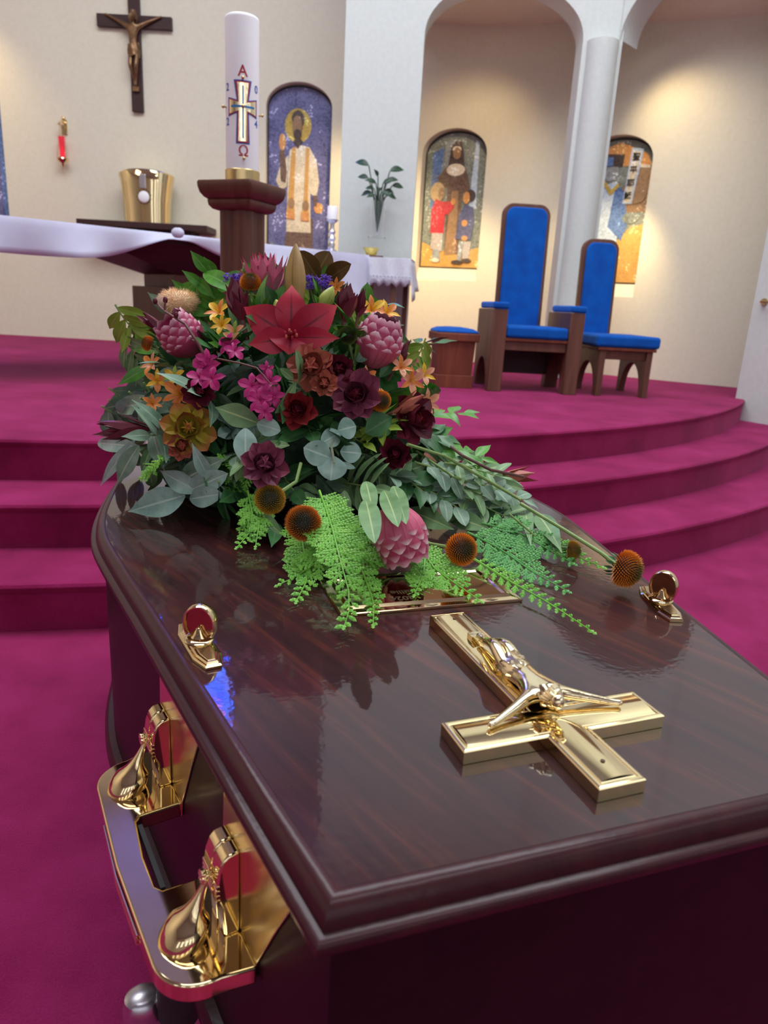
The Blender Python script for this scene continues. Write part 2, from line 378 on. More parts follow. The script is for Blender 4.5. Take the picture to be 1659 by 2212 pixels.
# curved carpeted steps: rounded nosings
def step(name, R, ztop, label):
    a0, a1, n = math.radians(-150), math.radians(-18), 90
    prof = [(R - 0.004, 0.0), (R - 0.004, ztop - 0.03), (R + 0.004, ztop - 0.022), (R + 0.006, ztop - 0.012), (R, ztop - 0.003), (R - 0.012, ztop), (R - 0.9, ztop), (R - 3.0, ztop), (0.01, ztop)]
    b = MB(); rs = []
    for i in range(n + 1):
        a = a0 + (a1 - a0) * i / n
        rs.append([Vector((CC.x + r * math.cos(a), CC.y + r * math.sin(a), z)) for r, z in prof])
    b.rings(rs, False, False, False)
    return struct(b.build(name, 'carpet'), label)
step('floor_lower_step', 6.76, 0.165, 'lowest magenta carpeted curved step')
step('floor_middle_step', 6.42, 0.33, 'middle magenta carpeted curved step')
step('floor_sanctuary', 6.08, 0.495, 'top magenta carpeted curved step and sanctuary floor')
struct(MB().box((-8.5, 6.9, 0.3), (3.4, 9.0, 0.4945)).build('floor_back', 'carpet', smooth=False), 'magenta sanctuary carpet beside the back wall')

# curved back wall with arched recesses
WP = [(-8.8, 8.45), (-6, 8.45), (-4, 8.45), (-2, 8.45), (-0.7, 8.45), (-0.2, 8.44), (0.15, 8.415), (0.5, 8.35), (0.8, 8.25), (1.1, 8.115), (1.45, 7.925), (1.8, 7.7), (2.15, 7.465), (2.5, 7.225), (2.9, 6.97), (3.3, 6.74), (3.75, 6.47), (4.4, 6.1), (6.5, 5.0)]
def wall_at(x):
    for (x0, y0), (x1, y1) in zip(WP, WP[1:]):
        if x0 <= x <= x1:
            t = (x - x0) / (x1 - x0); return Vector((x, y0 + (y1 - y0) * t)), Vector((x1 - x0, y1 - y0)).normalized()
b = MB(); rs = []
for x, y in WP:
    _, d = wall_at(min(max(x, -8.7), 6.4)); nn = Vector((-d.y, d.x))
    rs.append([Vector((x, y, 0)), Vector((x, y, 7.0)), Vector((x + nn.x * 0.35, y + nn.y * 0.35, 7.0)), Vector((x + nn.x * 0.35, y + nn.y * 0.35, 0))])
b.rings(rs)
wall = struct(b.build('wall_back', 'plaster'), 'cream curved sanctuary wall with arched recesses')
def arch_pts(w, z0, zs, rise, n=20):
    """closed outline, x centred"""
    pts = [(-w / 2, z0), (w / 2, z0), (w / 2, zs)]
    for i in range(1, n): a = PI * i / n; pts.append((w / 2 * math.cos(a), zs + rise * math.sin(a)))
    pts.append((-w / 2, zs)); return pts
def frame_at(x, off=0.0):
    """matrix: local x along the wall, local y up, local z out into the room"""
    p, d = wall_at(x); n = Vector((d.y, -d.x))
    return Matrix(((d.x, 0, n.x, p.x + n.x * off), (d.y, 0, n.y, p.y + n.y * off), (0, 1, 0, 0), (0, 0, 0, 1)))
# x, half sizes: (centre x on the wall, width, z bottom, z spring, rise)
MOS = [(-4.67, 0.66, 1.5, 2.90, 0.20), (-1.135, 0.67, 1.38, 3.02, 0.21), (0.54, 0.66, 1.50, 2.63, 0.22), (2.035, 0.66, 1.40, 2.50, 0.20)]
for i, (x, w, z0, zs, rise) in enumerate(MOS):
    c = MB().prism(arch_pts(w + 0.03, z0 - (0.16 if i else 0.02), zs, rise + 0.03), -0.13, 0.3, frame_at(x)).build('cut', 'plaster', smooth=False)
    md = wall.modifiers.new('b', 'BOOLEAN'); md.operation = 'DIFFERENCE'; md.solver = 'EXACT'; md.object = c
    baked(wall); bpy.data.objects.remove(c)
# white arcade wall: left pier, two arches on a round column, right pier
def panel(name, p0, d, length, openings, z1=7.0, th=0.30, z0=0.4, label=''):
    """openings: (s0, s1, spring z, rise)"""
    pts = [(0, z0)]
    for s0, s1, zs, rise in openings:
        if s0 > 0: pts += [(s0, z0), (s0, zs)]
        else: pts[0] = (0, zs)
        c, r = (s0 + s1) / 2, (s1 - s0) / 2
        for i in range(1, 28): a = PI - PI * i / 28; pts.append((c + r * math.cos(a), zs + rise * math.sin(a)))
        pts.append((s1, zs))
        if s1 < length - 0.3: pts.append((s1, z0))
    last = openings and openings[-1][1] >= length - 0.3
    if last: pts += [(length, openings[-1][2])]
    else: pts += [(length, z0)]
    pts += [(length, z1), (0, z1)]
    d = Vector(d).normalized(); n = Vector((d.y, -d.x))
    Mx = Matrix(((d.x, 0, n.x, p0[0]), (d.y, 0, n.y, p0[1]), (0, 1, 0, 0), (0, 0, 0, 1)))
    return struct(MB().prism(pts, -th, 0, Mx).build(name, 'white', smooth=True), label)
CX, CY = 1.625, 6.92
panel('wall_arcade', (-0.555, 6.97), (1, -0.03), 2.34, [(0.675, 2.01, 3.285, 0.42)], label='white arcade wall with left pier and first arch')
panel('wall_arcade_angled', (1.755, 6.885), (0.712, -0.702), 1.62, [(0.0, 1.42, 3.30, 0.50)], label='white angled arcade wall with second arch')
rd = Vector((0.56, -0.828)); R0 = Vector((2.765, 5.80))
struct(MB().prism([(0, -0.1), (7.5, -0.1), (7.5, 7.0), (0, 7.0)], -0.3, 0, Matrix(((rd.x, 0, rd.y, R0.x), (rd.y, 0, -rd.x, R0.y), (0, 1, 0, 0), (0, 0, 0, 1)))).build('wall_right', 'white', smooth=False), 'white right hand wall ending in the arcade pier')
colm = MB().lathe([(0.150, ZP), (0.150, ZP + 0.03), (0.137, ZP + 0.05), (0.134, 1.6), (0.131, 3.20), (0.134, 3.225), (0.134, 3.285)], 40)
o = colm.build('column', 'white', loc=(CX, CY, 0)); tag(o, 'round white column carrying the two arches behind the blue chairs', 'column')
# niche ceiling
b = MB(); rs = []
for x, z in ((-0.1, 3.86), (0.4, 3.82), (0.9, 3.77), (1.35, 3.735), (1.8, 3.655), (2.3, 3.57), (2.7, 3.53), (3.1, 3.50), (3.7, 3.46)):
    p, d = wall_at(x); q = Vector((x, 7.0 - 0.03 * x)) if x < 1.7 else Vector((1.9, 6.9)) + Vector((0.712, -0.702)) * ((x - 1.8) * 0.75)
    rs.append([Vector((p.x, p.y + 0.1, z)), Vector((q.x, q.y, 3.95)), Vector((q.x, q.y, 4.05)), Vector((p.x, p.y + 0.1, z + 0.1))])
b.rings(rs); struct(b.build('ceiling_niche', 'plaster'), 'cream niche ceiling behind the arches')
struct(MB().box((-9, -7.5, 7.0), (9, 9.3, 7.2)).build('ceiling', 'ceiling', smooth=False))
struct(MB().box((-9.2, -7.5, 0), (-9, 9.3, 7)).build('wall_left', 'plaster', smooth=False))
# rear wall of the nave with tall windows, seen only in reflections
pts = []
struct(MB().box((-9, -7.7, 0), (9, -7.5, 7)).build('wall_rear', 'plaster', smooth=False))
wl = mat('daylit_window_glass', (0.8, 0.86, 0.95), 0.4, emis=(0.82, 0.90, 1.0), estr=1.6)
for k in range(5):
    x = -5.6 + k * 2.6
    w = struct(MB().box((x, -7.5, 1.2), (x + 1.3, -7.44, 5.0)).build('window_%d' % (k + 1), wl, smooth=False))
    fb = MB()
    for a in range(3): fb.box((x + 0.62 * a, -7.46, 1.15), (x + 0.62 * a + 0.05, -7.40, 5.05))
    for a in range(5): fb.box((x, -7.46, 1.15 + 0.95 * a), (x + 1.3, -7.40, 1.2 + 0.95 * a))
    fb.build('window_frame', 'darkwood', w, smooth=False)
# blue stained window high on the sanctuary wall
bl = mat('blue_stained_glass', (0.01, 0.06, 0.6), 0.3)
tc = N(bl, 'ShaderNodeTexCoord'); v = N(bl, 'ShaderNodeTexVoronoi', Scale=3.0); L(bl, tc.outputs['Object'], v.inputs['Vector'])
s = N(bl, 'ShaderNodeSeparateXYZ'); L(bl, v.outputs['Color'], s.inputs[0])
L(bl, ramp(bl, s.outputs[0], [(0.0, (0.01, 0.07, 1.0)), (0.75, (0.06, 0.20, 1.0)), (1.0, (0.9, 0.25, 0.7))]), B(bl).inputs['Emission Color']); B(bl).inputs['Emission Strength'].default_value = 13.0
w = struct(MB().prism(arch_pts(1.5, 4.35, 5.9, 0.5), 0.005, 0.03, frame_at(-2.62)).build('window_6', bl, smooth=False))
fb = MB()
for a in range(3): fb.box((-0.76 + 0.74 * a, 4.3, 0.0), (-0.72 + 0.74 * a, 6.0, 0.07), frame_at(-2.62))
for a in range(4): fb.box((-0.76, 4.3 + 0.53 * a, 0.0), (0.76, 4.33 + 0.53 * a, 0.07), frame_at(-2.62))
fb.build('window_frame', 'darkwood', w, smooth=False)

# ------------------------------------------------------------------ mosaics in the recesses
SK = mosaic('tile_skin', (0.34, 0.16, 0.09), (0.50, 0.27, 0.16)); 
def mm(n, a, b_, **k): return mosaic('tile_' + n, a, b_, **k)
T = dict(navy=mm('night_blue', (0.045, 0.05, 0.14), (0.17, 0.17, 0.36), glit=0.3), gold=mm('gold', (0.38, 0.25, 0.04), (0.60, 0.43, 0.10)), hair=mm('dark_hair', (0.03, 0.02, 0.02), (0.10, 0.07, 0.06)), white=mm('ivory', (0.52, 0.44, 0.30), (0.78, 0.70, 0.54)),
         brown=mm('brown', (0.08, 0.045, 0.03), (0.19, 0.12, 0.09)), orange=mm('orange', (0.50, 0.20, 0.06), (0.70, 0.34, 0.12)), grey=mm('stone_grey', (0.15, 0.17, 0.19), (0.34, 0.37, 0.38)), blue=mm('blue', (0.04, 0.08, 0.22), (0.14, 0.24, 0.50)),
         red=mm('red', (0.40, 0.02, 0.03), (0.62, 0.05, 0.07)), sand=mm('sand_orange', (0.52, 0.27, 0.06), (0.64, 0.36, 0.11)), slate=mm('slate_green', (0.09, 0.12, 0.11), (0.25, 0.28, 0.25)), pale=mm('pale_blue', (0.30, 0.40, 0.55), (0.55, 0.66, 0.82)),
         tan=mm('tan', (0.22, 0.13, 0.06), (0.36, 0.22, 0.12)), blond=mm('straw', (0.42, 0.28, 0.13), (0.58, 0.42, 0.22)), jacket=mm('school_blue', (0.05, 0.06, 0.13), (0.13, 0.14, 0.26)), sock=mm('pale_grey', (0.34, 0.30, 0.30), (0.50, 0.46, 0.44)))
def ell(cx, cy, rx, ry, n=18, a0=0, a1=2 * PI): return [(cx + rx * math.cos(a0 + (a1 - a0) * i / n), cy + ry * math.sin(a0 + (a1 - a0) * i / n)) for i in range(n if a1 - a0 > 6.2 else n + 1)]
def mosaic_thing(x, dims, label, shapes, bg):
    xw, w, z0, zs, rise = dims
    fm = frame_at(xw, -0.125)
    t = thing('mosaic', label, 'mosaic', group='mosaics in the arched recesses')
    t.matrix_world = fm @ Matrix.Translation((0, z0, 0))
    MB().prism([(a, b_ - z0) for a, b_ in arch_pts(w, z0, zs, rise)], 0, 0.03).build('background', T[bg], t, smooth=False)
    # dark metal edge
    b = MB(); ap = arch_pts(w + 0.02, z0 - 0.01, zs, rise + 0.01)
    b.tube([(a, c - z0, 0.03) for a, c in ap] + [(ap[0][0], ap[0][1] - z0, 0.03)], 0.008, 5); b.build('edge_trim', 'blackmetal', t)
    lay = 0.031
    for nm, pts, mt in shapes:
        MB().prism([(px * w, py * (zs + rise - z0)) for px, py in pts], 0.03, lay).build(nm, T[mt], t, smooth=False); lay += 0.0012
    # sloped plaster sill
    if x: 
        s = MB().prism([(-0.13, 0), (0.0, 0), (0.0, 0.02), (-0.095, 0.15), (-0.13, 0.15)], -w / 2 - 0.014, w / 2 + 0.014, fm @ Matrix(((0, 0, 1, 0), (0, 1, 0, z0 - 0.16), (1, 0, 0, 0.125), (0, 0, 0, 1)))).build('trim_%d' % x, 'plaster', smooth=False); struct(s)
    return t
PR = [('halo', ell(-0.03, 0.80, 0.215, 0.092), 'gold'),
      ('cassock', [(-0.17, 0.30), (0.25, 0.30), (0.24, 0.0), (-0.27, 0.0), (-0.23, 0.12)], 'brown'),
      ('surplice', [(-0.20, 0.22), (-0.18, 0.60), (-0.16, 0.67), (0.0, 0.70), (0.16, 0.69), (0.28, 0.62), (0.33, 0.50), (0.29, 0.42), (0.19, 0.44), (0.21, 0.22)], 'white'),
      ('sleeve', [(-0.18, 0.64), (-0.30, 0.60), (-0.38, 0.50), (-0.30, 0.45), (-0.20, 0.47)], 'white'), ('forearm', [(-0.30, 0.50), (-0.33, 0.66), (-0.25, 0.67), (-0.20, 0.55), (-0.22, 0.49)], 'brown'),
      ('hand', ell(-0.28, 0.71, 0.055, 0.045), 'orange'), ('hand', ell(0.33, 0.36, 0.075, 0.03), 'orange'), ('cuff', [(0.24, 0.43), (0.31, 0.43), (0.30, 0.37), (0.25, 0.37)], 'brown'),
      ('stole', [(-0.12, 0.68), (-0.06, 0.69), (-0.08, 0.42), (-0.06, 0.30), (-0.20, 0.30), (-0.17, 0.42)], 'sand'), ('stole', [(0.11, 0.69), (0.16, 0.68), (0.15, 0.42), (0.18, 0.29), (0.05, 0.29), (0.09, 0.42)], 'sand'),
      ('stole_cross', ell(-0.12, 0.38, 0.055, 0.03), 'tan'), ('stole_cross', ell(0.12, 0.37, 0.055, 0.03), 'tan'), ('stole_end', [(-0.20, 0.34), (-0.07, 0.335), (-0.06, 0.29), (-0.20, 0.295)], 'orange'), ('stole_end', [(0.05, 0.335), (0.18, 0.33), (0.18, 0.285), (0.05, 0.285)], 'orange'),
      ('hair', ell(-0.03, 0.835, 0.10, 0.045), 'hair'), ('head', ell(-0.04, 0.80, 0.080, 0.052), 'tan'), ('beard', ell(-0.035, 0.755, 0.065, 0.026), 'hair'), ('collar', [(-0.10, 0.72), (-0.03, 0.68), (0.05, 0.72), (0.0, 0.735)], 'hair'),
      ('rock', [(0.28, 0.0), (0.47, 0.0), (0.47, 0.10), (0.36, 0.13), (0.27, 0.08)], 'orange'), ('rock', [(-0.49, 0.0), (-0.30, 0.0), (-0.33, 0.12), (-0.45, 0.16), (-0.49, 0.10)], 'slate')]
NU = [('light_ray', [(-0.40, 0.45), (-0.28, 0.45), (-0.22, 0.90), (-0.40, 0.86)], 'blue'), ('light_ray', [(0.26, 0.45), (0.38, 0.45), (0.36, 0.93), (0.30, 0.95)], 'pale'), ('light_ray', [(-0.18, 0.6), (-0.05, 0.6), (-0.02, 0.96), (-0.2, 0.94)], 'grey'),
      ('ground', [(-0.495, 0.0), (0.495, 0.0), (0.495, 0.16), (0.2, 0.12), (-0.2, 0.13), (-0.495, 0.19)], 'sand'),
      ('habit', [(-0.10, 0.10), (-0.12, 0.60), (-0.25, 0.62), (-0.30, 0.68), (-0.12, 0.78), (0.0, 0.80), (0.13, 0.77), (0.20, 0.70), (0.26, 0.60), (0.14, 0.56), (0.14, 0.10)], 'brown'),
      ('scapular', [(-0.10, 0.09), (-0.04, 0.58), (0.07, 0.58), (0.10, 0.10)], 'tan'), ('veil', [(-0.14, 0.74), (-0.10, 0.90), (-0.03, 0.945), (0.06, 0.94), (0.10, 0.88), (0.15, 0.74)], 'hair'),
      ('white_band', ell(-0.005, 0.885, 0.075, 0.022), 'white'), ('face', ell(0.0, 0.855, 0.068, 0.042), 'tan'), ('collar', ell(0.0, 0.735, 0.155, 0.045), 'white'),
      ('girl_hair', ell(-0.28, 0.57, 0.12, 0.075), 'blond'), ('girl_face', ell(-0.21, 0.56, 0.055, 0.045), 'tan'), ('girl_coat', [(-0.36, 0.26), (-0.36, 0.44), (-0.30, 0.52), (-0.05, 0.47), (-0.04, 0.43), (-0.13, 0.40), (-0.13, 0.26)], 'red'),
      ('girl_sleeve', [(-0.30, 0.50), (-0.02, 0.50), (0.02, 0.46), (-0.08, 0.40), (-0.28, 0.42)], 'red'), ('girl_hand', ell(0.0, 0.50, 0.04, 0.025), 'orange'), ('girl_skirt', [(-0.34, 0.14), (-0.33, 0.26), (-0.14, 0.26), (-0.14, 0.12)], 'sock'), ('girl_legs', [(-0.30, 0.05), (-0.29, 0.14), (-0.18, 0.13), (-0.16, 0.04)], 'grey'), ('girl_shoe', ell(-0.24, 0.05, 0.07, 0.016), 'white'),
      ('boy_hair', ell(0.28, 0.545, 0.085, 0.045), 'hair'), ('boy_face', ell(0.22, 0.53, 0.055, 0.045), 'orange'), ('boy_coat', [(0.08, 0.22), (0.12, 0.40), (0.20, 0.48), (0.34, 0.46), (0.38, 0.34), (0.34, 0.21)], 'jacket'), ('boy_badge', ell(0.22, 0.34, 0.05, 0.025), 'orange'), ('boy_hand', ell(0.24, 0.225, 0.05, 0.02), 'orange'),
      ('boy_leg', [(0.20, 0.20), (0.36, 0.20), (0.33, 0.05), (0.24, 0.06)], 'sock'), ('boy_leg', [(0.16, 0.20), (0.24, 0.20), (0.20, 0.03), (0.13, 0.05)], 'grey'), ('boy_shoe', ell(0.14, 0.04, 0.10, 0.016), 'hair'), ('boy_shoe', ell(0.30, 0.055, 0.08, 0.016), 'hair')]
SC3 = [('wall_stones', [(0.10, 0.0), (0.495, 0.0), (0.495, 0.42), (0.30, 0.40), (0.12, 0.30)], 'sand'), ('hillside', [(0.02, 0.5), (0.495, 0.5), (0.495, 0.80), (0.2, 0.84)], 'tan'), ('sky', [(-0.45, 0.82), (0.48, 0.82), (0.40, 0.90), (0.0, 0.985), (-0.35, 0.93)], 'orange'),
       ('wall_coping', [(0.16, 0.84), (0.46, 0.82), (0.46, 0.80), (0.16, 0.815)], 'white'), ('robe', [(-0.30, 0.0), (0.08, 0.0), (0.12, 0.40), (0.16, 0.60), (0.0, 0.72), (-0.25, 0.68), (-0.35, 0.4)], 'pale'), ('sleeve', [(-0.05, 0.40), (0.18, 0.30), (0.24, 0.42), (0.14, 0.64), (0.0, 0.70)], 'blue'),
       ('head', ell(-0.10, 0.78, 0.12, 0.06), 'grey'), ('hat', [(-0.24, 0.82), (0.06, 0.82), (0.07, 0.90), (-0.22, 0.91)], 'hair'), ('hat_band', [(-0.20, 0.825), (-0.08, 0.825), (-0.08, 0.885), (-0.19, 0.885)], 'blue'), ('collar', [(-0.22, 0.72), (-0.18, 0.73), (-0.06, 0.66), (0.04, 0.71), (0.05, 0.68), (-0.07, 0.62)], 'gold'), ('boulder', ell(0.33, 0.62, 0.13, 0.06), 'tan'), ('boulder', ell(0.28, 0.46, 0.12, 0.04), 'slate'),
       ('scroll_border', [(0.13, 0.56), (0.27, 0.56), (0.34, 0.93), (0.17, 0.94)], 'pale'), ('scroll', [(0.15, 0.57), (0.25, 0.57), (0.31, 0.91), (0.19, 0.92)], 'white')]
mosaic_thing(0, MOS[0], 'arched dark blue mosaic cut off by the left picture edge', [('figure', [(-0.2, 0), (0.3, 0), (0.25, 0.7), (0, 0.8), (-0.2, 0.7)], 'brown'), ('ground', [(-0.49, 0), (0.49, 0), (0.49, 0.06), (-0.49, 0.06)], 'orange'), ('side_band', [(0.38, 0.06), (0.49, 0.06), (0.49, 0.9), (0.38, 0.93)], 'blue')], 'navy')
mosaic_thing(1, MOS[1], 'arched mosaic of a haloed priest in white surplice on blue ground', PR, 'navy')
mosaic_thing(2, MOS[2], 'arched mosaic of a nun with a girl in red and a boy', NU, 'slate')
t3 = mosaic_thing(3, MOS[3], 'arched mosaic half hidden behind column, figure in blue with a lettered scroll', SC3, 'slate')
H3 = MOS[3][3] + MOS[3][4] - MOS[3][2]
for k, ch in enumerate('聖平耶穌'):
    text_mesh(ch, 0.074, 'blackmetal', 'scroll_character', t3, Matrix.Translation(((0.250 - 0.017 * k) * 0.66, (0.875 - 0.088 * k) * H3, 0.0517)), 0.001, offset=0.0010)

# ------------------------------------------------------------------ generic crucified figure (one continuous skin)
def corpus(name, mname, S, parent, Mx, extra='goldbright'):
    J = dict(pel=(0, -0.02, 0.055), bel=(0.0, 0.10, 0.075), chest=(0, 0.24, 0.085), neck=(0, 0.335, 0.09), head=(0.025, 0.415, 0.125), top=(0.035, 0.475, 0.14),
             sl=(-0.11, 0.30, 0.075), el=(-0.27, 0.375, 0.055), wl=(-0.42, 0.44, 0.035), hl=(-0.475, 0.46, 0.03), sr=(0.11, 0.30, 0.075), er=(0.27, 0.375, 0.055), wr=(0.42, 0.44, 0.035), hr=(0.475, 0.46, 0.03),
             tl=(-0.05, -0.10, 0.065), kl=(-0.055, -0.29, 0.125), al=(-0.012, -0.50, 0.05), fl=(-0.008, -0.58, 0.055), tr=(0.05, -0.10, 0.065), kr=(0.045, -0.285, 0.14), ar=(0.014, -0.49, 0.065), fr=(0.010, -0.585, 0.065))
    RX = 1.0 if S > 0.3 else 1.22
    Rr = dict(pel=.068, bel=.058, chest=.078, neck=.032, head=.056, top=.034, sl=.040, el=.026, wl=.018, hl=.020, sr=.040, er=.026, wr=.018, hr=.020, tl=.048, kl=.036, al=.020, fl=.018, tr=.048, kr=.036, ar=.020, fr=.018)
    E_ = [('pel', 'bel'), ('bel', 'chest'), ('chest', 'neck'), ('neck', 'head'), ('head', 'top'), ('chest', 'sl'), ('sl', 'el'), ('el', 'wl'), ('wl', 'hl'), ('chest', 'sr'), ('sr', 'er'), ('er', 'wr'), ('wr', 'hr'), ('pel', 'tl'), ('tl', 'kl'), ('kl', 'al'), ('al', 'fl'), ('pel', 'tr'), ('tr', 'kr'), ('kr', 'ar'), ('ar', 'fr')]
    ks = list(J); me = bpy.data.meshes.new(name); me.from_pydata([Vector(J[k]) * S for k in ks], [(ks.index(a), ks.index(b_)) for a, b_ in E_], [])
    o = bpy.data.objects.new(name, me); COL.objects.link(o)
    sk = o.modifiers.new('s', 'SKIN')
    for i, k in enumerate(ks):
        r = Rr[k] * S * RX; dpt = 0.72 if k in ('chest', 'bel') else 1.0
        if RX > 1 and k in ('chest', 'bel', 'pel', 'head', 'top'): r *= 1.18
        me.skin_vertices[0].data[i].radius = (r, r * dpt); me.skin_vertices[0].data[i].use_root = (k == 'pel')
    sb = o.modifiers.new('u', 'SUBSURF'); sb.levels = 2; sb.render_levels = 2
    baked(o); o.data.materials.clear(); o.data.materials.append(M[mname])
    for p in o.data.polygons: p.use_smooth = True
    o.parent = parent; o.matrix_local = Mx
    # loincloth, hair, feet rest
    b = MB(); rs = []
    for j in range(7):
        f = j / 6; y = 0.035 - 0.19 * f; ring = []
        for i in range(28):
            a = 2 * PI * i / 28; rip = 1 + 0.09 * math.sin(a * 7 + f * 5) + 0.05 * math.sin(a * 3 + f * 9)
            ring.append(Vector((math.cos(a) * (0.088 + 0.016 * math.sin(f * PI)) * rip, y + 0.02 * math.sin(a * 2), 0.066 + math.sin(a) * (0.072 + 0.01 * f) * rip)) * S)
        rs.append(ring)
    b.rings(rs).build('loincloth', extra, o)
    b = MB()
    for k in range(16):
        a = 2 * PI * k / 16; p = Vector((0.03 + 0.045 * math.cos(a), 0.455 + 0.02 * math.sin(a * 2), 0.135 + 0.045 * math.sin(a)))
        b.tube([p * S, (p + Vector((0.016 * math.cos(a), -0.045, 0.012 * math.sin(a)))) * S, (p + Vector((0.010 * math.cos(a), -0.11, 0.0))) * S], [0.014 * S, 0.016 * S, 0.004 * S], 6)
    b.ball(Vector((0.032, 0.475, 0.135)) * S, 0.048 * S, 12, 8); b.build('hair', extra, o)
    MB().box(Vector((-0.055, -0.66, 0)) * S, Vector((0.055, -0.585, 0.05)) * S).build('foot_rest', extra, o)
    return o

# wall crucifix
fm = frame_at(-2.84)
t = thing('wall_crucifix', 'dark wooden crucifix with bronze figure hanging on the cream wall', 'crucifix')
t.matrix_world = fm @ Matrix.Translation((0, 3.71, 0.0))
bevel(MB().box((-0.058, -0.83, 0.004), (0.058, 0.62, 0.05)).build('upright_beam', 'darkwood', t, smooth=False), 0.004)
bevel(MB().box((-0.385, -0.058, 0.003), (0.385, 0.058, 0.052)).build('cross_beam', 'darkwood', t, smooth=False), 0.004)
corpus('figure', 'bronze', 0.62, t, Matrix.Translation((0, -0.235, 0.045)), 'bronze')

# sanctuary lamp
fm = frame_at(-3.645)
t = thing('sanctuary_lamp', 'small hanging gold lamp with glowing red glass on the cream wall', 'lamp'); t.matrix_world = fm @ Matrix.Translation((0, 2.5, 0.10))
U = Matrix(((1, 0, 0, 0), (0, 0, 1, 0), (0, 1, 0, 0), (0, 0, 0, 1)))  # lathe axis -> local y
MB().lathe([(0.002, -0.235), (0.008, -0.20), (0.02, -0.17), (0.05, -0.155), (0.062, -0.13), (0.058, -0.118), (0.046, -0.118)], 20, U).build('gold_base', 'gold', t)
MB().lathe([(0.030, -0.12), (0.032, -0.06), (0.040, 0.09), (0.037, 0.09), (0.030, -0.055), (0.027, -0.115)], 20, U).build('red_glass', 'redglass', t)
MB().lathe([(0.001, -0.115), (0.02, -0.11), (0.02, -0.04), (0.006, -0.02), (0.001, 0.0)], 12, U).build('flame', 'flame', t)
for k in range(3):
    a = 2 * PI * k / 3 + 0.5; MB().tube([(0.058 * math.cos(a), -0.12, 0.058 * math.sin(a)), (0.008 * math.cos(a), 0.20, 0.008 * math.sin(a))], 0.0025, 5).build('chain', 'brass', t)
b = MB().box((-0.028, 0.13, -0.10), (0.028, 0.27, -0.085)); b.tube([(0, 0.24, -0.09), (0, 0.25, -0.03), (0, 0.22, 0.0)], 0.009, 8); b.ball((0, 0.285, -0.08), 0.02); b.lathe([(0.03, 0.2), (0.034, 0.215), (0.012, 0.235)], 14, U); b.build('wall_bracket', 'gold', t)

# tabernacle on its shelf
fm = frame_at(-2.72)
t = thing('shelf', 'long dark wooden shelf on the cream wall under the gold tabernacle', 'shelf'); t.matrix_world = fm @ Matrix.Translation((0, 1.70, 0))
bevel(MB().box((-0.69, 0.0, 0.003), (0.69, 0.06, 0.42)).build('board', 'darkwood', t, smooth=False), 0.004)
bevel(MB().box((-0.5, -0.05, 0.003), (0.5, 0.0, 0.30)).build('support', 'darkwood', t, smooth=False), 0.004)
t = thing('tabernacle', 'polished gold tabernacle with round white emblem on the dark shelf', 'tabernacle'); t.matrix_world = fm @ Matrix.Translation((0.01, 1.761, 0.22))
b = MB(); rs = []
for z, w, d, hh in ((0.0, 0.235, 0.13, 0), (0.2, 0.245, 0.135, 0), (0.40, 0.275, 0.145, 0), (0.475, 0.292, 0.15, 1), (0.49, 0.275, 0.14, 1)):
    ring = []
    for i in range(40):
        a = 2 * PI * i / 40; sx = abs(math.cos(a)) ** 0.6 * math.copysign(1, math.cos(a)); sy = abs(math.sin(a)) ** 0.9 * math.copysign(1, math.sin(a))
        ring.append(Vector((w * sx, z + (0.035 * (1 - sx * sx) if hh else 0), d * sy * 1.0)))
    rs.append(ring)
b.rings(rs).build('casing', 'gold', t)
MB().tube([(-0.20, 0.02, 0.136), (-0.21, 0.40, 0.144)], 0.004, 6).tube([(0.0, 0.02, 0.138), (0.0, 0.16, 0.142)], 0.003, 6).tube([(0.20, 0.02, 0.13), (0.21, 0.40, 0.142)], 0.004, 6).build('door_seam', 'brass', t)
b = MB(); Q = Matrix.Translation((0.01, 0.25, 0.15))
b.lathe([(0.001, 0.016), (0.045, 0.014), (0.058, 0.006), (0.06, 0.0)], 28, Q); b.build('white_disc', 'wax', t)
b = MB()
for k in range(26):
    a = 2 * PI * k / 26; r1 = 0.085 if k % 2 else 0.075
    b.tube([Q @ Vector((0.058 * math.cos(a), 0.058 * math.sin(a), 0.002)), Q @ Vector((r1 * math.cos(a), r1 * math.sin(a), 0.002))], [0.004, 0.001], 5)
b.lathe([(0.056, 0.0), (0.062, 0.004), (0.064, 0.0)], 28, Q); b.build('sunburst', 'bronze', t)
bevel(MB().box((-0.03, 0.33, 0.14), (0.035, 0.47, 0.155)).build('front_emblem', 'silver', t, smooth=False), 0.006)

# ------------------------------------------------------------------ altar
A0 = Vector((-0.26, 5.93)); A1 = Vector((-2.04, 4.4)); ad = (A1 - A0).normalized(); an = Vector((ad.y, -ad.x))
if an.y > 0: an = -an          # towards the nave
# local: x to the viewer's right along front, y away from the nave, z up
AM = Matrix(((-ad.x, -an.x, 0, A0.x), (-ad.y, -an.y, 0, A0.y), (0, 0, 1, ZP - 0.022), (0, 0, 0, 1)))
t = thing('altar', 'large dark wooden altar with stepped pedestal under a white cloth', 'altar'); t.matrix_world = AM
bevel(MB().box((-3.3, 0.02, 0.915), (-0.03, 1.05, 0.955)).build('table_top', 'darkwood', t, smooth=False), 0.006)
b = MB(); b.rings([[Vector((-2.1 + i * 1.03, 0.06 + i * 0.3, z)), Vector((-0.12 - i, 0.06 + i * 0.3, z)), Vector((-0.12 - i, 0.98 - i * 0.3, z)), Vector((-2.1 + i * 1.03, 0.98 - i * 0.3, z))] for z, i in ((0.915, 0.0), (0.90, 0.0), (0.715, 0.62))]); b.build('tapered_underside', 'darkwood', t, smooth=False)
bevel(MB().box((-1.46, 0.26, 0.60), (-0.7, 0.80, 0.72)).build('neck_block', 'brownwood', t, smooth=False), 0.004)
lx = 1.53
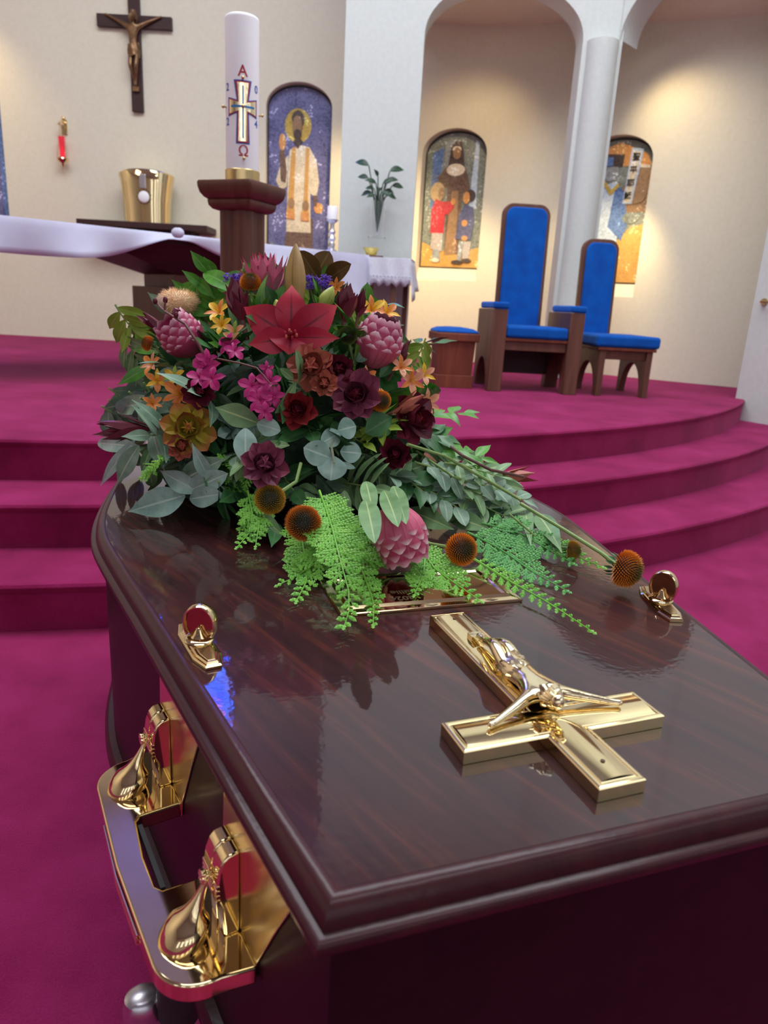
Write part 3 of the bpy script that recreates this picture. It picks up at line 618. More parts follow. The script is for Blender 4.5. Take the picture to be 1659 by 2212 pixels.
bevel(MB().box((-lx, 0.20, 0.0), (-0.5, 0.86, 0.63)).build('pedestal', 'brownwood', t, smooth=False), 0.005)
# cloth
b = MB(); fr = []; nx_ = 90
def hang(s):   # drop of the front edge along the cloth, s in metres from the right corner
    s_ = s
    base = 0.165
    pinch = math.exp(-((s_ - 1.58) / 0.33) ** 2) * 0.15
    corner = 0.30 * max(0, 1 - s_ / 0.42) ** 1.1
    left = 0.03 * max(0, min(1, (s_ - 1.2) / 1.0))
    return max(0.035, base + corner - pinch + left)
rows = []
for i in range(nx_ + 1):
    s_ = 3.4 * i / nx_; x = 0.02 - s_; h = hang(s_); row = []
    row.append(Vector((x, 1.1, 0.958)))
    row.append(Vector((x, 0.6, 0.958))); row.append(Vector((x, 0.05, 0.958)))
    for j, f in enumerate((0.0, 0.06, 0.2, 0.4, 0.6, 0.8, 1.0)):
        amp = (0.014 + 0.02 * f) * f
        row.append(Vector((x, -0.012 - 0.004 * j - amp * math.sin(s_ * 9 + 1.3 * math.sin(s_ * 3.1)) , 0.955 - h * f)))
    rows.append(row)
b.rings(rows, False, False, False)
# right end drop
rows = []
for i in range(16):
    f = i / 15; y = -0.03 + 1.12 * f; row = []
    for j in range(7):
        g = j / 6; dz = (0.47 + 0.05 * math.sin(f * 8)) * g
        row.append(Vector((0.02 + 0.012 * g + 0.035 * g * math.sin(f * 13), y - 0.03 * g * (1 - f), 0.957 - dz)))
    rows.append(row)
b.rings(rows, False, False, False)
o = b.build('altar_cloth', 'cloth'); o.matrix_world = AM; so = o.modifiers.new('s', 'SOLIDIFY'); so.thickness = 0.004
tag(o, 'white linen cloth draped over the altar, gathered up at one point', 'cloth')
b = MB(); gp = atY(384, 503, 4.76)
o = b.ball((0, 0, 0), 0.036, 14, 8, (1.15, 0.6, 0.9)).build('lamp_bowl', 'cloth', loc=gp); o.name = 'cloth_knot'
tag(o, 'small white gathered knot on the altar cloth edge', 'knot')

# credence table behind the altar
P = atY(826, 556, 6.45); cz = P.z - ZP
t = thing('credence_table', 'small brown side table with slim legs under a lace cloth', 'table', (P.x + 0.01, 6.45, ZP), math.radians(-6))
bevel(MB().box((-0.24, -0.03, cz - 0.045), (0.21, 0.42, cz - 0.006)).build('table_top', 'redwood', t, smooth=False), 0.003)
for x, y in ((-0.10, 0.0), (0.10, 0.0), (-0.20, 0.38), (0.17, 0.38)):
    bevel(MB().box((x - 0.022, y - 0.02, 0), (x + 0.022, y + 0.02, cz - 0.04)).build('leg', 'brownwood', t, smooth=False), 0.003)
b = MB(); rows = []
for i in range(25):
    f = i / 24; x = -0.27 + 0.51 * f
    row = [Vector((x, 0.45, cz)), Vector((x, 0.0, cz))]
    for j in range(6):
        g = j / 5; row.append(Vector((x + 0.01 * g, -0.045 - 0.016 * g * math.sin(f * 22), cz - 0.005 - (0.215 + 0.02 * math.sin(f * 44)) * g)))
    rows.append(row)
b.rings(rows, False, False, False)
b2 = [];
for i in range(9):
    f = i / 8; y = -0.045 + 0.5 * f; b2.append([Vector((0.235 + 0.035 * g / 5 * (1 + 0.6 * math.sin(f * 9)), y, cz - 0.003 - (0.25 + 0.10 * (1 - f) ** 2) * g / 5)) for g in range(6)])
b.rings(b2, False, False, False)
o = b.build('lace_cloth', 'lace', loc=(P.x + 0.01, 6.45, ZP)); o.rotation_euler = (0, 0, math.radians(-6)); so = o.modifiers.new('s', 'SOLIDIFY'); so.thickness = 0.003
tag(o, 'white lace edged cloth on the small side table', 'cloth')
lb = MB()
for k in range(17):
    x = -0.255 + 0.031 * k
    lb.lathe([(0.009, 0.0), (0.012, 0.002), (0.015, 0.0)], 10, Matrix.Translation((x, -0.075, cz - 0.16)) @ Matrix.Rotation(PI / 2, 4, 'X'))
lb.build('lace_rings', 'sheer' if 'sheer' in M else 'lace', o)
zt = P.z + 0.004
# tray and bowl
q = atY(802, 546, 6.5)
o = bevel(MB().box((-0.085, -0.06, 0), (0.085, 0.06, 0.012)).build('tray', 'brownwood', smooth=False, loc=(q.x + 0.02, 6.56, zt)), 0.003); tag(o, 'flat brown wooden tray under the amber glass bowl', 'tray')
o = MB().lathe([(0.03, 0.0), (0.045, 0.006), (0.062, 0.045), (0.070, 0.062), (0.066, 0.062), (0.058, 0.045), (0.03, 0.01)], 28).build('glass_bowl', 'yglass', loc=(q.x - 0.005, 6.56, zt + 0.0125)); tag(o, 'small amber glass bowl on the wooden tray', 'bowl')
# clear stand with the peace lily in a glass vase
q = atY(814, 512, 6.72)
st = MB(); hh = q.z - zt
st.box((-0.075, -0.06, hh - 0.008), (0.075, 0.06, hh)); st.box((-0.075, -0.06, 0), (-0.068, 0.06, hh - 0.008)); st.box((0.068, -0.06, 0), (0.075, 0.06, hh - 0.008))
o = st.build('acrylic_stand', 'glass', smooth=False, loc=(q.x, 6.72, zt)); tag(o, 'clear acrylic riser under the glass vase', 'stand')
vz = q.z + 0.002
o = MB().lathe([(0.001, 0.0), (0.058, 0.0), (0.066, 0.29), (0.062, 0.29), (0.055, 0.012), (0.001, 0.012)], 28).build('glass_vase', 'glass', loc=(q.x, 6.72, vz)); tag(o, 'tall clear glass vase on the acrylic riser', 'vase')
# ------------------------------------------------------------------ leaves used by several plants
def leaf_mesh(name, Ln, W, mt, tip=1.0, base=0.35, fold=0.25, curl=0.25, wave=0.0, twist=0.0, nl=9, nw=4, wide=0.45, cup=0.0):
    """leaf along +Y from the origin, surface facing +Z. wide = position of the widest point"""
    b = MB(); vs = []; uvs = []
    for j in range(nl + 1):
        f = j / nl
        g = (f / wide if f < wide else (1 - f) / (1 - wide))
        if f < wide: wd = base * 0.25 + (1 - base * 0.25) * math.sin(g * PI / 2) ** 0.8
        else: wd = math.sin(g * PI / 2) ** (1.25 if tip > 0.5 else 0.62)
        wd = max(wd * W / 2, 0.0004)
        ang = curl * f
        y = Ln * (math.sin(ang) / ang if abs(ang) > 1e-4 else 1) * f; z = -Ln * ((1 - math.cos(ang)) / ang if abs(ang) > 1e-4 else 0) * f
        for i in range(nw + 1):
            u = i / nw * 2 - 1
            x = u * wd; zz = z + abs(u) * wd * fold + wave * math.sin(f * 9 + u * 2) * abs(u) * wd + cup * (u * u) * wd
            tw = twist * f; xx = x * math.cos(tw) - (zz - z) * math.sin(tw); zz = z + x * math.sin(tw) + (zz - z) * math.cos(tw)
            vs.append(Vector((xx, y, zz))); uvs.append((i / nw, f))
    fs = []
    for j in range(nl):
        for i in range(nw): a = j * (nw + 1) + i; fs.append((a, a + 1, a + nw + 2, a + nw + 1))
    b.add(vs, fs, uvs); me = b.mesh(name); me.materials.append(M[mt] if isinstance(mt, str) else mt); return me
def orient(fwd, up):
    """matrix with local Y = fwd, local Z close to up"""
    y = Vector(fwd).normalized(); z = Vector(up); z = (z - y * z.dot(y))
    z = z.normalized() if z.length > 1e-5 else y.orthogonal().normalized(); x = y.cross(z)
    return Matrix(((x.x, y.x, z.x, 0), (x.y, y.y, z.y, 0), (x.z, y.z, z.z, 0), (0, 0, 0, 1)))

# peace lily in the vase
M['darkleaf'] = leafmat('deep_green_leaf', (0.012, 0.035, 0.018), (0.028, 0.065, 0.035), (0.05, 0.10, 0.05), 0.4)
t = thing('potted_peace_lily', 'dark leafy green plant arching out of the glass vase', 'plant', (q.x, 6.72, vz + 0.02))
rr = random.Random(5)
lf = [leaf_mesh('leaf', 0.20, 0.085, 'darkleaf', curl=1.0, fold=0.2), leaf_mesh('leaf', 0.16, 0.08, 'darkleaf', curl=0.7, fold=0.3)]
sb = MB()
for k, (dx, dz, ln) in enumerate([(-0.15, 0.31, 1.0), (-0.15, 0.19, .9), (0.13, 0.27, 1.05), (0.17, 0.13, 1.0), (-0.10, 0.05, .8), (0.12, 0.03, .8), (-0.04, 0.13, .8), (0.05, 0.14, .85), (0.0, 0.10, .9), (-0.07, 0.09, .7), (0.08, 0.08, .8), (-0.02, 0.2, .6), (0.03, 0.05, .7), (-0.05, 0.02, .7), (0.09, 0.17, .8)]):
    dy = rr.uniform(-0.06, 0.04); a = Vector((0, 0, 0.02)); p1 = Vector((dx * 0.25, dy * 0.3, 0.27)); p2 = Vector((dx * 0.65, dy, 0.30 + dz * 0.8))
    sb.tube([a, p1, (p1 + p2) / 2 + Vector((0, 0, 0.015)), p2], [0.004, 0.004, 0.005, 0.005], 5)
    inst('leaf', lf[k % 2], t, Matrix.Translation(p2) @ orient(Vector((dx, dy, 0.02 + 0.3 * (dz - 0.12))), Vector((0, -1, 0.55))) @ Matrix.Scale(ln * 0.75, 4))
sb.build('stems', 'darkleaf', t)

# small altar candle
q2_ = atY(716, 537, 6.0)
t = thing('pillar_candle', 'short white pillar candle on a twisted silver candlestick behind the altar cloth', 'candle', (q2_.x, 6.0, q2_.z - 0.03))
MB().lathe([(0.05, 0), (0.05, 0.012), (0.022, 0.03), (0.028, 0.06), (0.018, 0.08), (0.03, 0.105), (0.018, 0.13), (0.028, 0.155), (0.016, 0.18), (0.018, 0.215), (0.046, 0.235), (0.048, 0.243), (0.001, 0.243)], 24).build('candlestick', 'silver', t)
MB().lathe([(0.041, 0.243), (0.041, 0.335), (0.038, 0.34), (0.001, 0.338)], 28).build('wax', 'wax', t)
MB().tube([(0, 0, 0.337), (0.001, 0, 0.35)], 0.0015, 5).build('wick', 'blackmetal', t)

# ------------------------------------------------------------------ paschal candle on its wooden stand
YS = 2.95
base = atY(523, 560, YS); cxs = -0.607
SZ = 1.479
t = thing('candle_stand', 'tall brown wooden fluted stand holding the big white candle', 'stand', (cxs, YS, ZP), math.radians(-24))
hs = SZ - ZP
def sqring(w, z, r=0.012, n=4):
    pts = []
    for cx, cy, a0 in ((w - r, w - r, 0), (-w + r, w - r, PI / 2), (-w + r, -w + r, PI), (w - r, -w + r, 1.5 * PI)):
        for k in range(n + 1): a = a0 + PI / 2 * k / n; pts.append(Vector((cx + r * math.cos(a), cy + r * math.sin(a), z)))
    return pts
b = MB(); b.rings([sqring(w, z) for w, z in ((0.095, hs - 0.062), (0.106, hs - 0.055), (0.117, hs - 0.040), (0.122, hs - 0.02), (0.123, hs - 0.006), (0.120, hs))]); b.build('top_cap', 'brownwood', t)
b = MB(); b.rings([sqring(w, z) for w, z in ((0.072, hs - 0.098), (0.084, hs - 0.094), (0.094, hs - 0.082), (0.097, hs - 0.066), (0.095, hs - 0.0625))]); b.build('neck_moulding', 'brownwood', t)
b = MB(); rs = []
for z in (0.06, hs - 0.095):
    ring = []
    for i in range(64):
        a = 2 * PI * i / 64; c, s = math.cos(a), math.sin(a); k = (abs(c) ** 5 + abs(s) ** 5) ** -0.2; r = 0.070 * k
        fl = 0.010 * max(0, 1 - (min(abs(c), abs(s)) / max(abs(c), abs(s)) / 0.42) ** 2)
        ring.append(Vector(((r - fl) * c, (r - fl) * s, z)))
    rs.append(ring)
b.rings(rs).build('fluted_post', 'brownwood', t)
bevel(MB().box((-0.145, -0.145, 0), (0.145, 0.145, 0.06)).build('base', 'brownwood', t, smooth=False), 0.006)
t = thing('paschal_candle', 'tall thick white candle with red alpha, omega and jewelled cross on the wooden stand', 'candle', (cxs, YS, SZ + 0.0005), math.radians(2))
CR = 0.0610; CHT = 0.552
MB().lathe([(0.0645, 0), (0.0645, 0.045), (0.0615, 0.048), (0.001, 0.046)], 48).build('brass_ring', 'brass', t)
b = MB(); b.lathe([(CR, 0.047), (CR, CHT - 0.012), (CR - 0.002, CHT - 0.003), (CR - 0.006, CHT), (0.02, CHT - 0.004), (0.001, CHT - 0.006)], 64); b.build('wax_pillar', 'wax', t)
def cyl_wrap(o, R):
    for v in o.data.vertices:
        a = v.co.x / R - PI / 2; r = R + v.co.z; v.co = Vector((r * math.cos(a), r * math.sin(a), v.co.y))
    return o
def grid_poly(pts, z0, z1, step_=0.006):
    """extruded outline subdivided across x so it can bend around the candle"""
    bm = bmesh.new(); vs = [bm.verts.new((x, y, z1)) for x, y in pts]; bm.faces.new(vs)
    xs = [p[0] for p in pts]; x = min(xs) + step_
    while x < max(xs):
        bmesh.ops.bisect_plane(bm, geom=bm.verts[:] + bm.edges[:] + bm.faces[:], plane_co=(x, 0, 0), plane_no=(1, 0, 0)); x += step_
    ext = bmesh.ops.extrude_face_region(bm, geom=bm.faces[:])
    for v in [g for g in ext['geom'] if isinstance(g, bmesh.types.BMVert)]: v.co.z = z0
    bmesh.ops.recalc_face_normals(bm, faces=bm.faces[:])
    b = MB(); bm.verts.index_update(); b.add([v.co.copy() for v in bm.verts], [tuple(v.index for v in f.verts) for f in bm.faces]); bm.free(); return b
def crossp(hw, ha, top, bot, flare, cy):
    # outline of a flared latin cross
    a = hw; return [(-a * 1.15, bot), (a * 1.15, bot), (a, cy - a), (ha, cy - a - flare), (ha, cy + a + flare), (a, cy + a), (a * 1.5, top), (-a * 1.5, top), (-a, cy + a), (-ha, cy + a + flare), (-ha, cy - a - flare), (-a, cy - a)]
ox = 0.012; cyc = 0.252
def cross_part(nm, sc_, z0, z1, mt):
    g = sc_
    o = grid_poly([(x + ox, y) for x, y in crossp(0.0135 + g, 0.050 + g, 0.330 + g, 0.138 - g, 0.010 - 0.0 * g, cyc)], z0, z1).build(nm, mt, t, smooth=False); cyl_wrap(o, CR)
cross_part('blue_border', 0.0085, 0, 0.001, 'bluepaint'); cross_part('red_border', 0.0045, 0, 0.002, 'redpaint'); cross_part('gold_cross', 0.0, 0, 0.003, 'goldbright')
for pts in ([(ox - 0.002, 0.148), (ox + 0.003, 0.148), (ox + 0.003, 0.320), (ox - 0.002, 0.320)], [(ox - 0.042, 0.249), (ox + 0.042, 0.249), (ox + 0.042, 0.256), (ox - 0.042, 0.256)]):
    cyl_wrap(grid_poly(pts, 0.002, 0.0042).build('blue_line', 'ltblue', t, smooth=False), CR)
def ctext(ch, x, y, size, mt, nm):
    o = text_mesh(ch, size, mt, nm, t, Matrix.Identity(4), 0.0008, offset=0.0006)
    for v in o.data.vertices: v.co.x += x; v.co.y += y
    cyl_wrap(o, CR)
SERIF = None
ctext('A', ox, 0.366, 0.052, 'redpaint', 'alpha_letter'); ctext('Ω', ox + 0.002, 0.104, 0.050, 'redpaint', 'omega_letter')
for ch, x, y in (('2', -0.052, 0.316), ('0', 0.068, 0.316), ('2', -0.052, 0.203), ('4', 0.068, 0.203)): ctext(ch, x, y, 0.036, 'bluepaint', 'date_numeral')
for x, y in ((ox, 0.343), (ox, cyc), (ox + 0.003, 0.080), (-0.052 * 1.25, cyc + 0.002), (0.098, cyc - 0.012)):
    a = x / CR - PI / 2; d = Vector((math.cos(a), math.sin(a), 0))
    b = MB(); c0 = d * CR + Vector((0, 0, y)); b.tube([c0, c0 + d * 0.010], 0.0035, 8); b.ball(c0 + d * 0.012, 0.0058, 10, 7); b.build('brass_stud', 'brass', t)

# ------------------------------------------------------------------ chairs and stool
def rrect(w, h, r, n=6, cx=0, cy=0):
    pts = []
    for x, y, a0 in ((w / 2 - r, h - r, 0), (-w / 2 + r, h - r, PI / 2)):
        for k in range(n + 1): a = a0 + PI / 2 * k / n; pts.append((cx + x + r * math.cos(a), cy + y + r * math.sin(a)))
    pts += [(cx - w / 2, cy), (cx + w / 2, cy)]; return pts
XZ = Matrix(((1, 0, 0, 0), (0, 0, -1, 0), (0, 1, 0, 0), (0, 0, 0, 1)))  # xy outline -> xz plane, thickness towards -y
YZ = Matrix(((0, 0, 1, 0), (1, 0, 0, 0), (0, 1, 0, 0), (0, 0, 0, 1)))  # xy outline -> yz plane, thickness along x
def side_with_arch(d, h, aw, ah, leg):
    pts = [(0, 0), (leg, 0)]
    c = leg + (d - 2 * leg) / 2; r = (d - 2 * leg) / 2
    for i in range(1, 14): a = PI - PI * i / 14; pts.append((c + r * math.cos(a), ah * math.sin(a)))
    pts += [(d - leg, 0), (d, 0), (d, h), (0, h)]; return pts
# big armchair: origin front left foot corner
def back(t, x0, x1, y, z0, z1, tilt=-0.06):
    w = x1 - x0; cx = (x0 + x1) / 2
    Mx = Matrix.Translation((cx, y, z0)) @ Matrix.Rotation(tilt, 4, 'X') @ XZ
    fr_ = MB().prism(rrect(w, z1 - z0, 0.085), -0.05, 0.0, Mx).build('back_frame', 'brownwood', t); bevel(fr_, 0.006)
    cu = MB().prism(rrect(w - 0.055, z1 - z0 - 0.03, 0.066), 0.002, 0.028, Mx).build('back_cushion', 'velvet', t); bevel(cu, 0.016, 4)
p = atz(1050, 847, ZP)
t = thing('armchair', 'tall high backed wooden armchair with blue velvet padding in front of the column', 'chair', (0.705, 5.31, ZP), math.radians(4))
W_ = 0.67; D_ = 0.60
for x in (0.0, W_ - 0.105):
    o = MB().prism([(a, b_) for a, b_ in side_with_arch(D_, 0.585, 0, 0.23, 0.10)], 0, 0.105, Matrix.Translation((x, 0, 0)) @ YZ).build('arm_side', 'brownwood', t); bevel(o, 0.005)
    o = MB().box((x - 0.006, -0.008, 0.587), (x + 0.111, D_ - 0.1, 0.635)).build('arm_cushion', 'velvet', t, smooth=False); bevel(o, 0.016, 4)
bevel(MB().box((0.106, 0.03, 0.30), (W_ - 0.106, 0.055, 0.365)).build('front_rail', 'brownwood', t, smooth=False), 0.004)
bevel(MB().box((0.106, 0.012, 0.366), (W_ - 0.106, 0.52, 0.388)).build('seat_board', 'redwood', t, smooth=False), 0.004)
bevel(MB().box((0.108, 0.0, 0.389), (W_ - 0.108, 0.53, 0.475)).build('seat_cushion', 'velvet', t, smooth=False), 0.022, 4)
bevel(MB().box((0.106, 0.50, 0.10), (W_ - 0.106, 0.53, 0.365)).build('back_rail', 'darkwood', t, smooth=False), 0.004)
back(t, 0.125, 0.125 + 0.375, 0.56, 0.36, 1.375)
t = thing('side_chair', 'lower armless wooden chair with blue velvet back and seat beside armchair', 'chair', (1.525, 5.40, ZP), math.radians(4))
W_ = 0.40; D_ = 0.52
for x in (0.0, W_ - 0.045):
    o = MB().prism([(a, b_) for a, b_ in side_with_arch(D_, 0.335, 0, 0.24, 0.07)], 0, 0.045, Matrix.Translation((x, 0, 0)) @ YZ).build('leg_panel', 'brownwood', t); bevel(o, 0.004)
bevel(MB().box((0.046, 0.02, 0.27), (W_ - 0.046, 0.045, 0.335)).build('front_rail', 'brownwood', t, smooth=False), 0.004)
bevel(MB().box((-0.02, -0.01, 0.336), (W_ + 0.02, 0.54, 0.358)).build('seat_board', 'redwood', t, smooth=False), 0.004)
bevel(MB().box((-0.04, -0.02, 0.359), (W_ + 0.04, 0.54, 0.445)).build('seat_cushion', 'velvet', t, smooth=False), 0.022, 4)
back(t, -0.045, 0.25, 0.53, 0.34, 1.155)
t = thing('stool', 'small red-brown wooden stool with domed blue cushion beside the armchair', 'stool', (0.325, 5.38, ZP), math.radians(7))
b = MB()
def rr4(x0, y0, x1, y1, z): return [Vector((x0, y0, z)), Vector((x1, y0, z)), Vector((x1, y1, z)), Vector((x0, y1, z))]
b.rings([rr4(0.0, 0.0, 0.285, 0.28, 0.0), rr4(0.0, 0.0, 0.285, 0.28, 0.095)]); bevel(b.build('plinth', 'redwood', t, smooth=False), 0.004)
b = MB(); b.rings([rr4(0.012, 0.012, 0.273, 0.268, 0.095), rr4(0.0, 0.0, 0.285, 0.28, 0.34)]); bevel(b.build('box_body', 'redwood', t, smooth=False), 0.003)
b = MB(); b.rings([rr4(-0.022, -0.022, 0.307, 0.302, 0.34), rr4(-0.022, -0.022, 0.307, 0.302, 0.40)]); bevel(b.build('top_rail', 'redwood', t, smooth=False), 0.008)
b = MB(); rs = []
for z, i in ((0.401, 0.0), (0.415, 0.004), (0.432, 0.04), (0.44, 0.10)): rs.append(rr4(-0.015 + i, -0.015 + i, 0.30 - i, 0.295 - i, z))
bevel(b.rings(rs).build('cushion', 'velvet', t), 0.012, 4)
# brass door handle on the right wall
hp = R0 + rd * 0.42; nn = Vector((rd.y, -rd.x))
hz = 1.235
sd = (hp.x / hp.y)
for _ in range(40):
    r_ = ray(1652, 652); k = (R0.x * rd.y - R0.y * rd.x) / (r_.x * rd.y - r_.y * rd.x)
wp = EYE + r_ * k
t = thing('door_handle', 'small brass lever handle on the white right wall', 'handle', wp)
b = MB(); nv_ = Vector((nn.x, nn.y, 0)); rv = Vector((rd.x, rd.y, 0))
b.tube([nv_ * 0.002, nv_ * 0.012], 0.026, 20); b.build('rose', 'brass', t)
MB().tube([nv_ * 0.01, nv_ * 0.055, nv_ * 0.06 + rv * 0.02, nv_ * 0.06 + rv * 0.12], [0.009, 0.009, 0.009, 0.007], 10).build('lever', 'brass', t)
# ------------------------------------------------------------------ coffin
LID = 0.775
C0 = atz(728, 1921, LID)
ev = Vector((math.cos(TH), math.sin(TH), 0)); nv = Vector((-math.sin(TH), math.cos(TH), 0))
CO = Vector((C0.x, C0.y, 0)) + ev * 0.2
# local frame of the coffin: x across, y along from the near end, z up (world height)
KM = Matrix(((ev.x, nv.x, 0, CO.x), (ev.y, nv.y, 0, CO.y), (0, 0, 1, 0), (0, 0, 0, 1)))
def rounded_outline():
    half = [(0.2, 0.0), (0.2 + 0.208 * 0.40, 0.40), (0.311, 0.53), (0.328, 0.62), (0.3325, 0.69), (0.330, 0.76), (0.320, 0.86), (0.300, 1.00), (0.270, 1.25), (0.235, 1.55), (0.20, 1.80)]
    def cr(pts, n=5):
        out = []
        for i in range(len(pts) - 1):
            p0, p1, p2, p3 = pts[max(i - 1, 0)], pts[i], pts[i + 1], pts[min(i + 2, len(pts) - 1)]
            for k in range(n):
                t_ = k / n; out.append(tuple(0.5 * (2 * b1 + (c1 - a1) * t_ + (2 * a1 - 5 * b1 + 4 * c1 - d1) * t_ ** 2 + (3 * b1 - a1 - 3 * c1 + d1) * t_ ** 3) for a1, b1, c1, d1 in zip(p0, p1, p2, p3)))
        out.append(pts[-1]); return out
    sm = [half[0], half[0][:0] or (0.2 + 0.208 * 0.2, 0.2)] + cr(half[1:])
    return sm + [(-x, y) for x, y in reversed(sm)]
OUT = rounded_outline()     # counter-clockwise seen from above (near right -> far right -> far left -> near left)
def offset_ring(o, z):
    n = len(OUT); res = []
    for i in range(n):
        a, b_, c = Vector(OUT[i - 1]), Vector(OUT[i]), Vector(OUT[(i + 1) % n])
        d1 = (b_ - a).normalized(); d2 = (c - b_).normalized(); n1 = Vector((d1.y, -d1.x)); n2 = Vector((d2.y, -d2.x))
        m_ = (n1 + n2); k = m_.length; m_ = m_ / k if k > 1e-6 else n1; s = o / max(0.3, m_.dot(n1))
        res.append(Vector((b_.x + m_.x * s, b_.y + m_.y * s, z)))
    return res
cof = thing('coffin', 'polished mahogany coffin with rounded shoulders under the flowers', 'coffin'); cof.matrix_world = KM
top = [offset_ring(0, LID)]
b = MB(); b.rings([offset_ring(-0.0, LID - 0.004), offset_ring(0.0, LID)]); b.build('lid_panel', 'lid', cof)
prof = [(0.0, LID - 0.0002), (0.003, LID + 0.0006), (0.006, LID - 0.0004), (0.0095, LID - 0.0035), (0.0118, LID - 0.0075), (0.0128, LID - 0.0112), (0.0131, LID - 0.0135), (0.0150, LID - 0.0140), (0.0172, LID - 0.0145), (0.0188, LID - 0.0158), (0.0195, LID - 0.018), (0.0195, LID - 0.0205), (0.0185, LID - 0.0225), (0.004, LID - 0.0228)]
mo = MB(); mo.rings([offset_ring(o_, z_) for o_, z_ in prof], True, False, False); mo.build('lid_moulding', 'lidedge', cof)
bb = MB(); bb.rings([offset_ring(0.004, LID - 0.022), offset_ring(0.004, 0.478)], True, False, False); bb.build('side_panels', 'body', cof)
bp_ = MB(); bp_.rings([offset_ring(o_, z_) for o_, z_ in ((0.004, 0.478), (0.012, 0.477), (0.017, 0.470), (0.017, 0.458), (0.012, 0.452), (-0.02, 0.451))], True, False, True); bp_.build('base_moulding', 'lidedge', cof)

def K(x, y, z): return KM @ Vector((x, y, z))
KI = KM.inverted()
def kz(px, py, z): return KI @ atz(px, py, z)

# crucifix on the lid: local x across, y along (feet away from the camera), z up
cru = thing('lid_crucifix', 'gold crucifix with figure lying flat on the coffin lid', 'crucifix')
cxk = kz(1283, 1731, LID).x * 0.5 + kz(1388, 1712, LID).x * 0.5
y0k = (kz(1283, 1733, LID).y + kz(1388, 1716, LID).y) / 2
y1k = (kz(938, 1331, LID + 0.010).y + kz(1012, 1321, LID + 0.010).y) / 2
ymk = (kz(952, 1559, LID + 0.010).y + kz(997, 1619, LID + 0.010).y + kz(1440, 1550, LID + 0.010).y + kz(1373, 1498, LID + 0.010).y) / 4
xl = (kz(952, 1559, LID + .010).x + kz(997, 1619, LID + .010).x) / 2; xr = (kz(1440, 1550, LID + .010).x + kz(1373, 1498, LID + .010).x) / 2
cxm = (xl + xr) / 2; ha = (xr - xl) / 2; wv = 0.0185
print('crucifix', cxk, cxm, ha, y0k, ymk, y1k)
cru.matrix_world = KM @ Matrix.Translation((cxm, ymk, LID + 0.0004)) @ Matrix.Rotation(math.radians(1.2), 4, 'Z')
la, lb_ = ymk - y0k, y1k - ymk
def crossout(i):
    w = wv - i; return [(-w, -la + i), (w, -la + i), (w, -w), (ha - i, -w), (ha - i, w), (w, w), (w, lb_ - i), (-w, lb_ - i), (-w, w), (-ha + i, w), (-ha + i, -w), (-w, -w)]
b = MB(); rs = []
HT = 0.0105
for i_, z_ in ((0.0, 0.0), (0.0, HT * 0.88), (0.0008, HT * 0.97), (0.0018, HT), (0.0034, HT), (0.0040, HT * 0.93), (0.0046, HT * 0.93), (0.0052, HT * 1.0), (0.0056, HT * 1.0)):
    rs.append([Vector((x, y, z_)) for x, y in crossout(i_)])
b.rings(rs, True, True, False).build('cross_rim', 'gold', cru, smooth=False)
# slightly domed face panels
b = MB()
w = wv - 0.0056
def dome(x0, x1, y0, y1, along):
    n = 8; vs = []; 
    for i in range(n + 1):
        u = i / n; z = HT * 1.0 + 0.0016 * (1 - (2 * u - 1) ** 2)
        if along == 'y': vs += [Vector((x0 + (x1 - x0) * u, y0, z)), Vector((x0 + (x1 - x0) * u, y1, z))]
        else: vs += [Vector((x1, y0 + (y1 - y0) * u, z)), Vector((x0, y0 + (y1 - y0) * u, z))]
    b.add(vs, [(2 * i, 2 * i + 2, 2 * i + 3, 2 * i + 1) for i in range(n)])
e = 0.0056
dome(-w, w, -la + e, lb_ - e, 'y'); dome(-ha + e, -w * 0.0, -w, w, 'x'); dome(w * 0.0, ha - e, -w, w, 'x')
b.build('face_panel', 'gold', cru)
b = MB(); 
for y in (-la + 0.022, lb_ - 0.016): b.lathe([(0.0016, 0), (0.0016, 0.0006), (0.001, 0.0003), (0.0002, 0.0003)], 12, Matrix.Translation((0, y, HT + 0.0016)))
b.build('screw_head', 'engrave', cru)
corpus('figure', 'goldbright', 0.122, cru, Matrix.Translation((0, 0.054, HT + 0.001)) @ Matrix.Rotation(PI, 4, 'Z'), 'goldbright')

# engraved name plate
pc = [kz(745, 1325, LID + 0.003), kz(1122, 1297, LID + 0.003)]
pw = 0.202; pcx = (pc[0].x + pc[1].x) / 2; py = (pc[0].y + pc[1].y) / 2
pl = thing('name_plate', 'rectangular engraved gold name plate under the bright conifer sprigs', 'plate'); pl.matrix_world = KM @ Matrix.Translation((pcx, py, LID + 0.0004)) @ Matrix.Rotation(math.radians(-1.0), 4, 'Z')
ph = 0.098
def rrng(x0, y0, x1, y1, z): return [Vector((x0, y0, z)), Vector((x1, y0, z)), Vector((x1, y1, z)), Vector((x0, y1, z))]
b = MB(); w = pw / 2
b.rings([rrng(-w, 0, w, ph, 0), rrng(-w, 0, w, ph, 0.0022), rrng(-w + 0.001, 0.001, w - 0.001, ph - 0.001, 0.003), rrng(-w + 0.009, 0.009, w - 0.009, ph - 0.009, 0.0032), rrng(-w + 0.012, 0.012, w - 0.012, ph - 0.012, 0.0056), rrng(-w + 0.014, 0.014, w - 0.014, ph - 0.014, 0.0056), rrng(-w + 0.017, 0.017, w - 0.017, ph - 0.017, 0.0042)])
b.build('plate', 'gold', pl, smooth=False)
b = MB()
for k in range(5):
    x = -w + 0.03 + k * 0.0345
    b.add([Vector((x - 0.009, 0.0052, 0.0034)), Vector((x, 0.0022, 0.0034)), Vector((x + 0.009, 0.0052, 0.0034)), Vector((x, 0.0082, 0.0034))], [(0, 1, 2, 3)])
